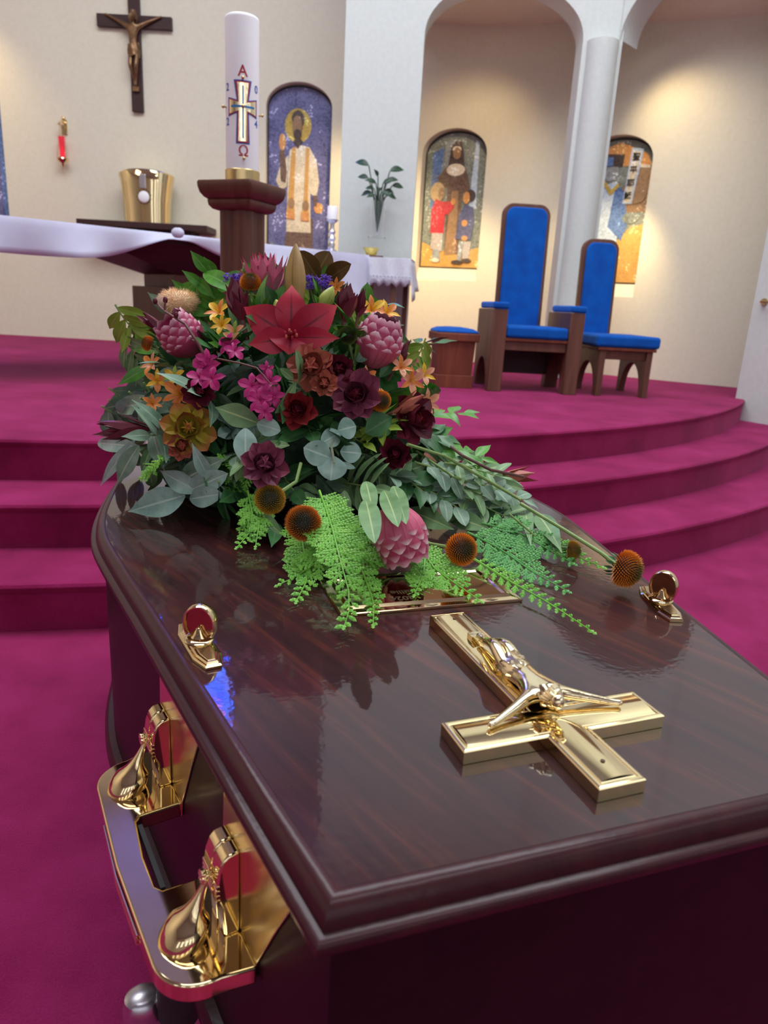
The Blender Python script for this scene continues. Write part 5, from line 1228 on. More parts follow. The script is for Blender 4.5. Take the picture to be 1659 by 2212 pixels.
# right-hand leaves and stems
cluster('long leafy sprig trailing right across the lid toward the stray cone flower', 900, 980)
for x0, y0, x1, y1, w, mt_, lab in [(900, 955, 995, 935, 30, 'green', 'bright green pointed leaf reaching right above the trailing stems'), (930, 975, 1000, 1000, 34, 'green', 'green leaf lying along the trailing stems at upper right'), (990, 1020, 1060, 985, 44, 'sage', 'crinkled pale green leaf on the trailing stems, uppermost'),
        (1020, 1010, 1085, 1045, 44, 'sage', 'crinkled green leaf hanging from the trailing stems'), (1060, 1045, 1125, 1060, 40, 'sage', 'curled green leaf at the bend of the trailing stems'), (1050, 1060, 1075, 1120, 34, 'sage', 'drooping green leaf under the trailing stems'), (1110, 1075, 1100, 1140, 34, 'sage', 'drooping green leaf near the thin side stem on the right'),
        (1160, 1110, 1200, 1180, 40, 'sage', 'drooping green leaf hanging from the long bare stem'), (1130, 1090, 1143, 1165, 26, 'sage', 'narrow green leaf beside the long bare stem'), (950, 1000, 1000, 1060, 36, 'euc', 'grey-green leaf in the middle of the trailing foliage'), (990, 1060, 1060, 1075, 34, 'sage', 'green leaf low in the trailing foliage'),
        (900, 1010, 960, 1050, 40, 'euc', 'broad dull leaf where the trailing stems begin'), (1010, 1085, 1080, 1110, 36, 'euc', 'grey-green leaf above the right conifer spray'), (870, 1020, 925, 1010, 30, 'sage', 'narrow green leaf above the trailing stems left end'), (930, 1050, 985, 1100, 36, 'euc', 'dull grey-green leaf between low protea and conifer'), (1060, 1090, 1130, 1110, 30, 'sage', 'green leaf lying right of the trailing foliage middle'),
        (820, 815, 870, 765, 28, 'dkgreen', 'dark pointed leaf under the right pink protea'), (850, 800, 905, 800, 26, 'green', 'bright green leaf left of the peach blooms'), (800, 700, 870, 708, 26, 'euc', 'grey leaf above the right pink protea'), (770, 780, 800, 760, 24, 'eucblue', 'small icy blue leaf by the green cone flower'),
        (450, 590, 412, 548, 24, 'green', 'upright green leaf at the upper left crown'), (465, 600, 440, 560, 26, 'green', 'bright green leaf beside the upright crown leaf'), (410, 640, 372, 610, 18, 'green', 'thin green leaf leaning left at the crown'), (375, 680, 320, 640, 26, 'euc', 'grey-green leaf behind the peach fuzzy bloom'), (440, 620, 395, 590, 20, 'green', 'green leaf left of the purple florets'), (420, 800, 330, 720, 30, 'dkgreen', 'long dark leaf beneath the left protea'), (470, 770, 380, 700, 28, 'dkgreen', 'long dark leaf beside the left protea'), (350, 760, 268, 765, 20, 'green', 'wavy green leaf reaching left below the twig'), (330, 790, 258, 835, 26, 'green', 'green leaf hanging at the left edge by the orange bloom'),
        (590, 660, 575, 620, 30, 'dkgreen', 'dark green leaf left behind the red lily'), (600, 660, 618, 615, 30, 'green', 'green leaf right behind the red lily'), (715, 610, 742, 570, 24, 'dkgreen', 'dark green leaf at the right of the crown'), (700, 610, 705, 575, 18, 'green', 'light green leaf at right crown'), (790, 650, 795, 612, 28, 'green', 'pointed green leaf above the yellow blooms'), (830, 660, 865, 660, 10, 'green', 'thin green leaf right of the yellow blooms'), (440, 590, 500, 640, 34, 'green', 'green leaf in front of the pink crown flower on the left'), (630, 905, 600, 860, 30, 'dkgreen', 'dark green leaf behind the central dark red rosette')]:
    if 'right pink protea' in lab: cluster(None, 0, 0)
    big_leaf(x0, y0, x1, y1, w, mt_, lab, name='green_leaf' if mt_ != 'euc' else 'eucalyptus_leaf', tip=1, facing=.7, lift0=1.0, lift1=1.08, zmin=0.80)
for x0, y0, x1, y1, w, lab in [(680, 600, 712, 548, 46, 'brown backed magnolia leaf standing at the crown, tallest'), (690, 610, 655, 560, 40, 'brown magnolia leaf beside the tall lily bud'), (700, 612, 738, 590, 40, 'brown magnolia leaf leaning right at the crown')]:
    big_leaf(x0, y0, x1, y1, w, 'magnolia', lab, name='magnolia_leaf', tip=0, wide=.55, facing=.8, lift0=1.0, lift1=1.12)

# thick pile of leaves trailing to the right over the lid
for k, (x0, y0, x1, y1, kd, z0_, z1_) in enumerate([(880, 960, 990, 1000, 'sage', .88, .85), (900, 1000, 1000, 1040, 'euc_oval', .86, .84), (930, 960, 1040, 990, 'green', .88, .865), (940, 1030, 1050, 1075, 'sage', .84, .82), (960, 1000, 1080, 1030, 'sage', .86, .85), (900, 1050, 1010, 1110, 'euc_oval', .83, .80), (980, 1070, 1100, 1120, 'sage', .815, .80), (1010, 1040, 1130, 1080, 'euc_oval', .84, .82), (850, 1020, 950, 1090, 'dkgreen', .85, .81), (1040, 1090, 1150, 1150, 'sage', .80, .787), (870, 930, 960, 945, 'dkgreen', .90, .89), (1000, 1110, 1090, 1150, 'dkgreen', .79, .785)]):
    a_, b_ = atz(x0, y0, z0_), atz(x1, y1, z1_)
    sprig(kd, a_, b_ - a_, (b_ - a_).length, 8, 'leafy sprigs piled on the lid right of the bouquet', '%s sprig in the leaf pile right of the bouquet, %s' % (KADJ[kd], ['highest', 'upper left', 'top bright one', 'middle', 'second highest', 'beside the low protea', 'lower middle', 'under the stem bend', 'by the eucalyptus tip', 'furthest right', 'by the maroon flower', 'lowest dark one'][k]), up=Vector((0, -.5, 1)), rnd=R5, sc=.85)
# ---- stems trailing to the right
def stem_px(pts, rad, mt, label, name='flower_stem', cat='stem', extra=None):
    P_ = []
    for q_ in pts:
        if len(q_) == 3: P_.append(atz(*q_))
        else: P_.append(S(*q_, 1.04)[0])
    o = MB().tube([p_ - P_[0] for p_ in P_], rad, 8).build(name, mt, loc=P_[0]); tag(o, label, cat); return o
stem_px([(880, 960, .90), (960, 985, .875), (1040, 1030, .85), (1125, 1080, .83)], 0.0022, 'stem', 'thick green stem bending through the trailing foliage')
stem_px([(900, 975, .87), (980, 1030, .85), (1010, 1040, .84), (1022, 1090, .80)], 0.0020, 'stem', 'crooked green stem crossing the trailing foliage')
stem_px([(960, 955, .88), (1000, 985, .88), (1060, 1015, .865), (1130, 1030, .85)], 0.0022, 'stemwood', 'brown woody stem holding the reddish leaf tip at far right')

# ---- conifer sprays
def conifer(path, width, mt, label, group=None, dens=1.0, side_len=1.0, seed=1):
    """path: points in space; flat scaly frond"""
    r_ = random.Random(seed); P_ = [Vector(p_) for p_ in path]; O = P_[0]; P_ = [p_ - O for p_ in P_]
    seg = [0]
    for a, c in zip(P_, P_[1:]): seg.append(seg[-1] + (c - a).length)
    Lt = seg[-1]
    def at(s_):
        s_ = max(0, min(Lt, s_))
        for i in range(len(P_) - 1):
            if s_ <= seg[i + 1] or i == len(P_) - 2: t_ = (s_ - seg[i]) / max(1e-6, seg[i + 1] - seg[i]); return P_[i].lerp(P_[i + 1], t_), (P_[i + 1] - P_[i]).normalized()
    t = thing('conifer_sprig', label, 'sprig', O, group=group)
    MB().tube([at(Lt * k / 8)[0] for k in range(9)], [0.0016 - 0.0011 * k / 8 for k in range(9)], 6).build('stem', mt, t)
    b = MB()
    view = tocam(O + P_[len(P_) // 2]); upn = (view + Vector((0, 0, 0.8))).normalized()
    def scales(p, d, ln, w):
        n = max(2, int(ln / 0.0030)); sd_ = d.cross(upn).normalized(); un = sd_.cross(d)
        for i in range(n):
            c = p + d * (ln * i / n) ; l2 = ln / n * 1.7; ww = w * (1.05 - 0.35 * i / n); z_ = un * 0.0007
            vs = [c, c + sd_ * ww * 1.9 + d * l2 * .55, c + d * l2, c - sd_ * ww * 1.9 + d * l2 * .55, c + d * l2 * .5 + z_, c + d * l2 * .5 - z_]
            b.add(vs, [(0, 1, 4), (1, 2, 4), (2, 3, 4), (3, 0, 4), (1, 0, 5), (2, 1, 5), (3, 2, 5), (0, 3, 5)])
    ns = int(Lt / 0.0065 * dens)
    for k in range(ns):
        s_ = Lt * (0.06 + 0.94 * k / ns); p, d = at(s_); sd_ = d.cross(upn).normalized(); sg = 1 if k % 2 else -1
        f = s_ / Lt; bl = width * (0.35 + 0.65 * math.sin(PI * min(1, f * 1.1 + .12))) * side_len * r_.uniform(.8, 1.1) * (1.05 - .45 * f)
        a = math.radians(48 + r_.uniform(-8, 8)); bd = (d * math.cos(a) + sd_ * sg * math.sin(a) + upn * r_.uniform(-.12, .12)).normalized()
        scales(p, bd, bl, 0.0012)
        m_ = max(1, int(bl / 0.0055))
        for j in range(m_):
            g_ = (j + .6) / m_; q_ = p + bd * bl * g_; s2 = bd.cross(upn).normalized()
            for s3 in (1, -1):
                a2 = math.radians(38 + r_.uniform(-8, 8)); cd = (bd * math.cos(a2) + s2 * s3 * math.sin(a2) + upn * r_.uniform(-.1, .1)).normalized()
                scales(q_, cd, bl * 0.42 * (1.15 - g_ * .8) * r_.uniform(.8, 1.1), 0.0011)
    scales(at(Lt * .97)[0], at(Lt)[1], 0.008, 0.0012)
    scl = b.build('foliage', mt, t, smooth=False)
    n = 0; pp = at(0)[0]
    return t
def cpx(*pts): return [atz(*q_) for q_ in pts]
conifer(cpx((690, 1060, .85), (715, 1130, .835), (735, 1210, .815), (760, 1300, .79), (742, 1358, .785)), 0.040, 'conifer', 'longest bright green conifer sprig hanging toward the name plate corner', seed=2)
conifer(cpx((640, 1110, .825), (655, 1180, .80), (665, 1250, .785), (640, 1300, .78)), 0.036, 'conifer', 'bright green conifer sprig below the two left cone flowers', seed=3)
conifer(cpx((720, 1090, .84), (745, 1150, .82), (790, 1210, .80), (862, 1215, .785)), 0.036, 'conifer', 'bright green conifer sprig spreading right under the low protea', seed=4)
conifer(cpx((700, 1150, .82), (690, 1210, .80), (640, 1245, .785), (605, 1262, .78)), 0.030, 'conifer', 'bright green conifer sprig fanning left beneath the second cone flower', seed=5)
conifer(cpx((760, 1180, .80), (785, 1240, .79), (808, 1300, .783), (806, 1352, .781)), 0.024, 'conifer', 'thin green conifer tip crossing the front edge of the name plate', seed=6)
conifer(cpx((535, 1060, .83), (545, 1110, .81), (540, 1150, .79), (512, 1182, .785)), 0.028, 'conifer', 'bright green conifer sprig drooping left of the first cone flower', seed=7)
conifer(cpx((545, 1075, .82), (560, 1130, .80), (552, 1180, .785)), 0.026, 'conifer', 'small green conifer sprig directly under the first cone flower', seed=17)
conifer(cpx((560, 1000, .86), (520, 1010, .855), (480, 1020, .84), (455, 1040, .83)), 0.034, 'conifer', 'lime green conifer clump left of the lower maroon rosette', seed=8)
conifer(cpx((540, 1020, .85), (515, 1045, .83), (495, 1070, .82)), 0.034, 'conifer', 'lime green conifer clump under the waxy curled leaf', seed=9)
conifer(cpx((905, 1180, .80), (940, 1230, .79), (990, 1265, .785), (1038, 1298, .783)), 0.034, 'conifer', 'green conifer sprig lying across the right half of the name plate', seed=10)
conifer(cpx((920, 1190, .80), (915, 1240, .785), (895, 1285, .784)), 0.028, 'conifer', 'green conifer sprig hanging onto the engraved text of the plate', seed=11)
conifer(cpx((1010, 1150, .80), (1080, 1185, .79), (1150, 1235, .784), (1228, 1278, .781)), 0.036, 'coniferblue', 'cool green conifer sprig pointing right across the lid', seed=12)
conifer(cpx((1040, 1130, .805), (1120, 1150, .795), (1190, 1190, .787), (1240, 1218, .783)), 0.034, 'coniferblue', 'cool green conifer sprig just behind the small olive cone flower', seed=13)
conifer(cpx((1020, 1205, .79), (1100, 1255, .786), (1190, 1305, .783), (1282, 1366, .7805)), 0.020, 'conifer', 'long thin green conifer sprig pointing at the crucifix foot', seed=14, side_len=.8)
conifer(cpx((1160, 1160, .79), (1230, 1195, .786), (1300, 1225, .782)), 0.022, 'conifer', 'short conifer sprig under the stray cone flower stem', seed=15)
conifer(cpx((350, 990, .87), (330, 1010, .85), (320, 1030, .84)), 0.036, 'conifer', 'green conifer tuft behind the hanging leaves at the left shoulder', seed=16)

# ---- cone flowers
def cone_mesh(mt, R=1.0, n=430, hgt=0.92, sp=0.22, seed=1):
    r_ = random.Random(seed); b = MB(); core = 0.80 * R
    prof = [(0.18 * R, -0.45 * R)]
    for k in range(1, 12):
        a = -0.5 + (PI / 2 + 0.5) * k / 12; prof.append((core * math.cos(a), core * hgt * math.sin(a)))
    b.lathe(prof + [(0.01 * R, core * hgt)], 24)
    for i in range(len(b.f)): b.uv[i] = [(0.5, 0.0)] * len(b.f[i])
    ga = PI * (3 - 5 ** .5)
    for i in range(n):
        z = 1 - (i + .5) / n * 1.42; rad = math.sqrt(max(0, 1 - z * z)); a = i * ga
        nrm = Vector((rad * math.cos(a), rad * math.sin(a), z)); base_ = Vector((nrm.x * core, nrm.y * core, nrm.z * core * hgt)); tip_ = base_ + (nrm + Vector((0, 0, .35))).normalized() * sp * R * r_.uniform(.85, 1.15)
        s1 = nrm.orthogonal().normalized(); s2 = nrm.cross(s1); w = 0.050 * R
        u = math.acos(max(-1, min(1, z))) / PI
        b.add([base_ + s1 * w, base_ + s2 * w, base_ - s1 * w, base_ - s2 * w, tip_], [(0, 1, 4), (1, 2, 4), (2, 3, 4), (3, 0, 4)], [(u, .15)] * 4 + [(u, 1)])
    me = b.mesh('cone', smooth=False); me.materials.append(M[mt]); return me
def coneflower(px, py, rpx, z, mt, label, stem_pts=None, axis=None, petals=None, smt='stem', seed=1):
    if z: p = atz(px, py, z)
    else: p = S(px, py, 1.08)[0]
    R = rpx * px2(p) ; ax = axis or (tocam(p) + Vector((0, 0, .15)))
    t = thing('cone_flower', label, 'flower', p, group='spiky cone flowers')
    inst('cone', cone_mesh(mt, R, seed=seed), t, frame_z(ax))
    if petals:
        me = leaf_mesh('petal', R * .9, R * .5, petals, curl=.8)
        for k in range(11): inst('petal', me, t, frame_z(ax) @ Matrix.Rotation(2 * PI * k / 11, 4, 'Z') @ Matrix.Translation((0, R * .62, -R * .35)) @ Matrix.Rotation(-.5, 4, 'X'))
    else:
        me = leaf_mesh('sepal', R * .45, R * .16, 'dkgreen', curl=.6)
        for k in range(14): inst('sepal', me, t, frame_z(ax) @ Matrix.Rotation(2 * PI * k / 14 + .2, 4, 'Z') @ Matrix.Translation((0, R * .45, -R * .45)) @ Matrix.Rotation(-.9, 4, 'X'))
    b = MB(); axn = Vector(ax).normalized()
    pts = [-axn * R * .35] + [atz(*q_) - p if len(q_) == 3 else S(*q_, 1.0)[0] - p for q_ in (stem_pts or [])]
    if len(pts) == 1: pts.append(-axn * R * 2.2 + (MC - p).normalized() * R)
    b.tube(pts, [R * .16] + [R * .11] * (len(pts) - 1), 8); b.build('stem', smt, t)
    return t
coneflower(583, 1078, 35, .845, 'coneolive', 'orange brown spiky cone flower left of a pair, under the maroon rosette', [(640, 1040, .86), (650, 1000, .88)], seed=1)
coneflower(655, 1130, 41, .835, 'conebrown', 'rust spiky cone flower right of a pair, with dark green centre', [(672, 1080, .84)], axis=Vector((0.08, -1, .45)), seed=2)
coneflower(996, 1187, 37, .812, 'coneorange', 'orange spiky cone flower right of the low front protea', [(930, 1175, .80), (900, 1160, .80)], axis=Vector((0.45, -1, .35)), seed=3)
coneflower(1350, 1228, 40, .803, 'coneorange', 'orange spiky cone flower on a long stem reaching furthest right', [(1300, 1195, .808), (1220, 1145, .815), (1125, 1088, .83)], axis=Vector((.85, -.75, -.05)), seed=4)
coneflower(1236, 1188, 21, .793, 'coneolive', 'small olive cone flower half hidden in the right conifer sprigs', [(1170, 1170, .79), (1100, 1110, .82)], axis=Vector((.8, -.5, .1)), seed=5)
coneflower(751, 724, 21, None, 'conegreen', 'small dark green cone flower beside the red lily', [(765, 790)], seed=6)
coneflower(541, 612, 23, None, 'coneorange', 'orange cone flower at the crown by the purple florets', [(545, 670)], axis=Vector((0, -.45, 1)), seed=7)
coneflower(822, 866, 24, None, 'coneorange', 'orange petalled cone flower between the maroon flowers on the right', petals='alorange', axis=Vector((.5, -.8, .0)), seed=8)
coneflower(320, 742, 16, None, 'coneorange', 'orange cone flower mostly hidden at the left edge', axis=Vector((-.8, -.5, .3)), seed=9)

# ---- proteas
def protea(p, ax, R, H, label, m1='protea', m2='proteadk', open_=0.25, roll=0, group='pink proteas', rings=5, per=9, core_h=.55):
    """cup of overlapping bracts; R radius, H height, base at p"""
    t = thing('protea', label, 'flower', p, group=group); F_ = frame_z(ax, roll=roll)
    for mtn, nm, k0, k1 in ((m1, 'outer_bracts', 0, rings // 2 + 1), (m2, 'inner_bracts', rings // 2 + 1, rings)):
        b = MB()
        for k in range(k0, k1):
            f = k / (rings - 1); z0 = H * 0.02 + H * .20 * f; rr_ = R * (0.42 + .42 * min(1, f * 1.6)) ; Ln = H * (0.50 + .27 * f); w = 2 * PI * R / per * 1.5 * (0.72 + .28 * f)
            for j in range(per):
                a = 2 * PI * (j + .5 * (k % 2)) / per
                vs, uvs = [], []; nl, nw = 8, 4
                for jj in range(nl + 1):
                    g_ = jj / nl; prof_ = math.sin(min(1, g_ * 1.15 + .25) * PI / 2) if g_ < .55 else 1
                    zz = z0 + Ln * g_; bulge = R * (1.0 - (zz / H - .45) ** 2 * (1.5 - open_ * 3.2)) * (1.02 - .10 * f + (.03 * g_))
                    if zz < H * .45: bulge = R * (.38 + .62 * math.sin(min(1, zz / (H * .45)) * PI / 2))* (1.02 - .08 * f)
                    ww = w / 2 * (math.sin(PI * (0.16 + .66 * g_)) ** .7) * (1 if g_ < .8 else max(.05, 1 - ((g_ - .8) / .2) ** 2.2) ** .5)
                    for ii in range(nw + 1):
                        u = ii / nw * 2 - 1; aa = a + u * ww / max(.3 * R, bulge); rb = bulge - abs(u) ** 2 * R * .07 + R * .035 * (1 if g_ > .7 else 0) * (g_ - .7) * 3
                        vs.append(Vector((rb * math.cos(aa), rb * math.sin(aa), zz))); uvs.append((ii / nw, g_))
                fs = [(q_, q_ + 1, q_ + nw + 2, q_ + nw + 1) for jj in range(nl) for q_ in range(jj * (nw + 1), jj * (nw + 1) + nw)]
                b.add(vs, fs, uvs)
        me = b.mesh(nm); me.materials.append(M[mtn]); inst(nm, me, t, F_)
    b = MB(); prof = [(R * .3, 0), (R * .78, H * .35), (R * .80, H * (core_h - .1)), (R * .55, H * core_h), (R * .2, H * (core_h + .10)), (R * .03, H * (core_h + .13))]; b.lathe(prof, 24)
    for i in range(90):
        a = i * 2.39996; rr_ = R * .76 * math.sqrt(i / 90); z_ = H * (core_h - .05 + .17 * (1 - (i / 90)));
        b.tube([(rr_ * math.cos(a), rr_ * math.sin(a), z_ - H * .08), (rr_ * .9 * math.cos(a), rr_ * .9 * math.sin(a), z_ + H * .05)], [R * .035, R * .008], 4)
    me = b.mesh('centre'); me.materials.append(M['proteacore']); inst('centre', me, t, F_)
    b = MB(); b.tube([(0, 0, H * .08), (0, 0, -H * .15)], R * .2, 8); me = b.mesh('stem'); me.materials.append(M['stemwood']); inst('stem', me, t, F_)
    return t
p = atz(845, 1092, .860); tip = atz(880, 1200, .80)
protea(p, (tip - p).normalized() + Vector((0, -.28, 0)), 0.0300, 0.068, 'pink protea lying lowest, facing forward over the name plate', open_=.30, core_h=.62)
p = S(425, 762, .99)[0]; protea(p, scr(-.62, -.70) + tocam(p) * .55, 0.030, 0.062, 'crimson protea on the left side behind the dark twig', 'proteadk', 'proteadk', open_=.28)
p = S(800, 790, .98)[0]; protea(p, scr(.28, -.85) + tocam(p) * .40, 0.0345, 0.074, 'plump pink protea bud on the right of the red lily', open_=.02, core_h=.5)
# pointed pink protea at the crown
p = S(575, 640, .98)[0]
t = thing('king_protea', 'big pale pink protea with pointed bracts opening at the very top', 'flower', p); ax = (scr(-.05, -1) + tocam(p) * .28).normalized(); F_ = frame_z(ax)
bm1 = leaf_mesh('bract', 0.062, 0.0145, 'kingpink', curl=-.25, fold=.35, wide=.5, base=.6); bm2 = leaf_mesh('bract', 0.048, 0.0135, 'kingpink', curl=-.25, fold=.35, wide=.55, base=.6)
for k, (nn_, tilt, me, r0) in enumerate(((13, 30, bm1, .012), (13, 14, bm1, .010), (11, 44, bm2, .014))):
    for j in range(nn_):
        inst('bract', me, t, F_ @ Matrix.Rotation(2 * PI * (j + k * .4) / nn_, 4, 'Z') @ Matrix.Translation((0, r0, 0)) @ Matrix.Rotation(math.radians(90 - tilt), 4, 'X') @ Matrix.Rotation(0, 4, 'Z'))
b = MB(); b.lathe([(.006, 0), (.020, .02), (.021, .034), (.012, .046), (.001, .052)], 20)
for i in range(140):
    a = i * 2.39996; f = i / 140; r_ = .020 * math.sqrt(f); b.tube([(r_ * math.cos(a), r_ * math.sin(a), .034 + .012 * (1 - f)), (r_ * .8 * math.cos(a), r_ * .8 * math.sin(a), .044 + .014 * (1 - f))], [.0009, .0003], 4)
me = b.mesh('centre'); me.materials.append(M['proteacore']); inst('centre', me, t, F_)

# ---- red lily
p = S(628, 728, 1.06)[0]; t = thing('red_lily', 'large open deep red lily facing forward at the bouquet centre', 'flower', p)
ax = tocam(p); R_ = px2(p)
for (dx, dy, W, big) in [(-86, -55, 56, 1), (2, -95, 52, 1), (88, -60, 56, 1), (-78, 14, 44, 0), (92, 2, 34, 0), (-4, 40, 66, 0)]:
    ln = math.hypot(dx, dy) * R_; me = leaf_mesh('petal', ln * 1.16, W * R_ * 1.28, 'lily', tip=1, wide=.50, curl=1.05 if big else .8, fold=.18, base=.5, nl=14, nw=6, wave=.05)
    inst('petal', me, t, orient(scr(dx, dy) / 100 + ax * .62, ax - scr(dx, dy) / 160))
for k in range(6):
    a = 2 * PI * k / 6 + .3; e1 = scr(math.cos(a) * .5, math.sin(a) * .3 - .25) * .016
    b = MB().tube([Vector((0, 0, 0)), e1 * .8 + ax * .012, e1 + ax * .026], .0008, 6); b.ball(e1 + ax * .027, .0018, 8, 6, (1, 1, 1.7)); b.build('stamen', 'lily' if k % 2 else 'liliback', t)
b = MB().tube([Vector((0, 0, 0)), ax * .018 + scr(0, -.004), ax * .030 + scr(0, -.006)], .0012, 6); b.ball(ax * .031 + scr(0, -.006), .0026, 8, 6); b.build('pistil', 'redbract', t)
# buds
def bud(p, d, Ln, R, mt, label, group='lily buds'):
    t = thing('lily_bud', label, 'bud', p, group=group); F_ = frame_z(d); b = MB(); rs = []; uvs = []
    for j in range(13):
        f = j / 12; r = R * (math.sin(PI * (f * .93 + .05)) ** .75) * (1.15 - .35 * f); rs.append([Vector((r * (1 + .10 * math.cos(3 * a)) * math.cos(a), r * (1 + .10 * math.cos(3 * a)) * math.sin(a), Ln * f)) for a in [2 * PI * k / 24 for k in range(24)]])
    b.rings(rs)
    for fi, f in enumerate(b.f):
        if len(f) == 4: b.uv[fi] = [(((v % 24) / 8.0) % 1, (v // 24) / 12) for v in f]
    me = b.mesh('bud_body'); me.materials.append(M[mt]); inst('bud_body', me, t, F_)
    me = MB().tube([(0, 0, Ln * .03), (0, 0, -Ln * .4)], R * .28, 8).mesh('stem'); me.materials.append(M['stem']); inst('stem', me, t, F_)
p = S(641, 672, 1.03)[0]; bud(p, scr(-.02, -1) + Vector((0, 0.05, 0)), .097, .0150, 'bud', 'tall bronze lily bud standing upright above the open red lily')
p = S(690, 672, 1.03)[0]; bud(p, scr(.5, -.9), .040, .0110, 'budgreen', 'fat yellow-green lily bud right of the open lily')
p = S(608, 688, 1.06)[0]; bud(p, scr(-.3, -1) + tocam(p) * .3, .026, .0085, 'budgreen', 'small green lily bud nestled above the open lily petals')

# ---- leucadendrons
def rosette(px, py, rpx, mt, label, ax=None, rings=(5, 7, 8), close=0.6, lift=1.06, z=None, ln=1.0, wid=.78, name='leucadendron', inner=None, seed=1):
    p = atz(px, py, z) if z else S(px, py, lift)[0]; R = rpx * px2(p); r_ = random.Random(seed)
    t = thing(name, label, 'flower', p, group='leucadendron rosettes'); F_ = frame_z(ax or (tocam(p) + Vector((0, 0, .2))))
    mes = [leaf_mesh('bract', R * 1.1 * ln, R * wid * 1.12, mt, curl=c, fold=.35, wide=.58, base=.7, cup=.25, tip=.4) for c in (-1.0, -.7, -.1)]
    if inner: mes[0] = leaf_mesh('bract', R * 1.0, R * wid, inner, curl=-.9, fold=.45, wide=.55, base=.7)
    for k, nn_ in enumerate(rings):
        f = k / max(1, len(rings) - 1); tilt = 12 + (52 + 24 * (1 - close)) * f * (1.15 - close * .5)
        for j in range(nn_):
            inst('bract', mes[min(2, k)], t, F_ @ Matrix.Rotation(2 * PI * (j + k * .37) / nn_ + r_.uniform(-.12, .12), 4, 'Z') @ Matrix.Translation((0, R * .12, -R * .15 * k)) @ Matrix.Rotation(math.radians(90 - tilt + r_.uniform(-8, 8)), 4, 'X') @ Matrix.Scale(.75 + .2 * f, 4))
    me = MB().tube([(0, 0, R * .2), (0, 0, -R * 1.6)], R * .10, 7).mesh('stem'); me.materials.append(M['stemwood']); inst('stem', me, t, F_)
    return t
rosette(572, 1005, 50, 'maroonlt', 'dusky maroon rosette hanging above the left pair of cone flowers', z=.885, seed=1)
rosette(642, 888, 46, 'redbract', 'dark red rosette in the middle, left of the largest maroon one', inner='maroon', close=.8, seed=2)
rosette(768, 855, 58, 'maroonlt', 'largest maroon rosette, right of centre beside the orange cone', inner='maroon', seed=3)
rosette(888, 905, 52, 'maroon', 'maroon rosette at the right edge above the trailing stems', ax=Vector((.8, -.9, .25)), inner='redbract', ln=1.15, seed=4)
rosette(853, 985, 44, 'maroon', 'dark maroon rosette low on the right behind sage leaves', inner='maroon', close=.9, seed=5)
rosette(672, 792, 46, 'rust', 'coral and green rosette directly under the red lily', rings=(5, 7, 8), close=.2, seed=6)
rosette(733, 800, 36, 'maroon', 'small dark rosette between the coral one and right protea', close=.8, seed=7)
rosette(407, 925, 52, 'goldbract', 'yellow and rust rosette on the left flank', inner='goldbract', close=.25, seed=8)
rosette(393, 965, 30, 'rust', 'small rust rosette under the yellow one on the left', seed=9)
rosette(430, 850, 34, 'maroon', 'dark maroon rosette beneath the left magenta orchids', seed=10)
rosette(700, 830, 30, 'rust', 'small coral rosette between the two large maroon ones', seed=21)
def spear(px, py, dx, dy, lpx, wpx, mt, label, lift=1.04, n=9, seed=1, toward=.15):
    p = S(px, py, lift)[0]; L_ = lpx * px2(p); R_ = wpx * px2(p); r_ = random.Random(seed); t = thing('leucadendron', label, 'flower', p, group='closed leucadendron spears'); F_ = frame_z(scr(dx, dy).normalized() + tocam(p) * toward)
    m1 = leaf_mesh('bract', L_ * .8, R_ * .8, mt, curl=-.35, fold=.5, wide=.45, base=.5); m2 = leaf_mesh('bract', L_ * .55, R_ * .6, mt, curl=-.15, fold=.4, wide=.45)
    for k in range(n):
        f = k / n; inst('bract', m1 if k % 2 else m2, t, F_ @ Matrix.Rotation(k * 2.4, 4, 'Z') @ Matrix.Translation((0, R_ * .10, L_ * .28 * (1 - f))) @ Matrix.Rotation(math.radians(90 - 8 - 26 * f + r_.uniform(-5, 5)), 4, 'X'))
    me = MB().tube([(0, 0, L_ * .3), (0, 0, -L_ * .35)], R_ * .13, 7).mesh('stem'); me.materials.append(M['stemwood']); inst('stem', me, t, F_); return t
spear(525, 700, -.25, -1, 92, 44, 'maroon', 'closed maroon spear left of the red lily', n=12, seed=1)
spear(742, 700, .10, -1, 82, 44, 'maroon', 'closed maroon spear right of the red lily', n=12, seed=2)
spear(772, 690, .2, -1, 66, 26, 'maroon', 'narrow maroon spear behind the right protea', n=7, seed=3)
spear(335, 925, -1, .05, 120, 34, 'maroon', 'maroon spear pointing left over the coffin shoulder', n=9, seed=4)
spear(850, 800, .55, -1, 72, 26, 'maroon', 'dark maroon spear rising right of the pink protea bud', n=8, seed=5, lift=1.0)
spear(365, 720, -.8, -.45, 70, 26, 'maroon', 'maroon spear left of the crimson protea', n=7, seed=6)
spear(1050, 1035, 1, -.05, 105, 34, 'rust', 'reddish green leaf tip at the far right over the lid edge', n=9, seed=7)
spear(840, 895, .9, -.45, 88, 24, 'rust', 'coral tipped spear at the right below the peach blooms', n=8, seed=8)

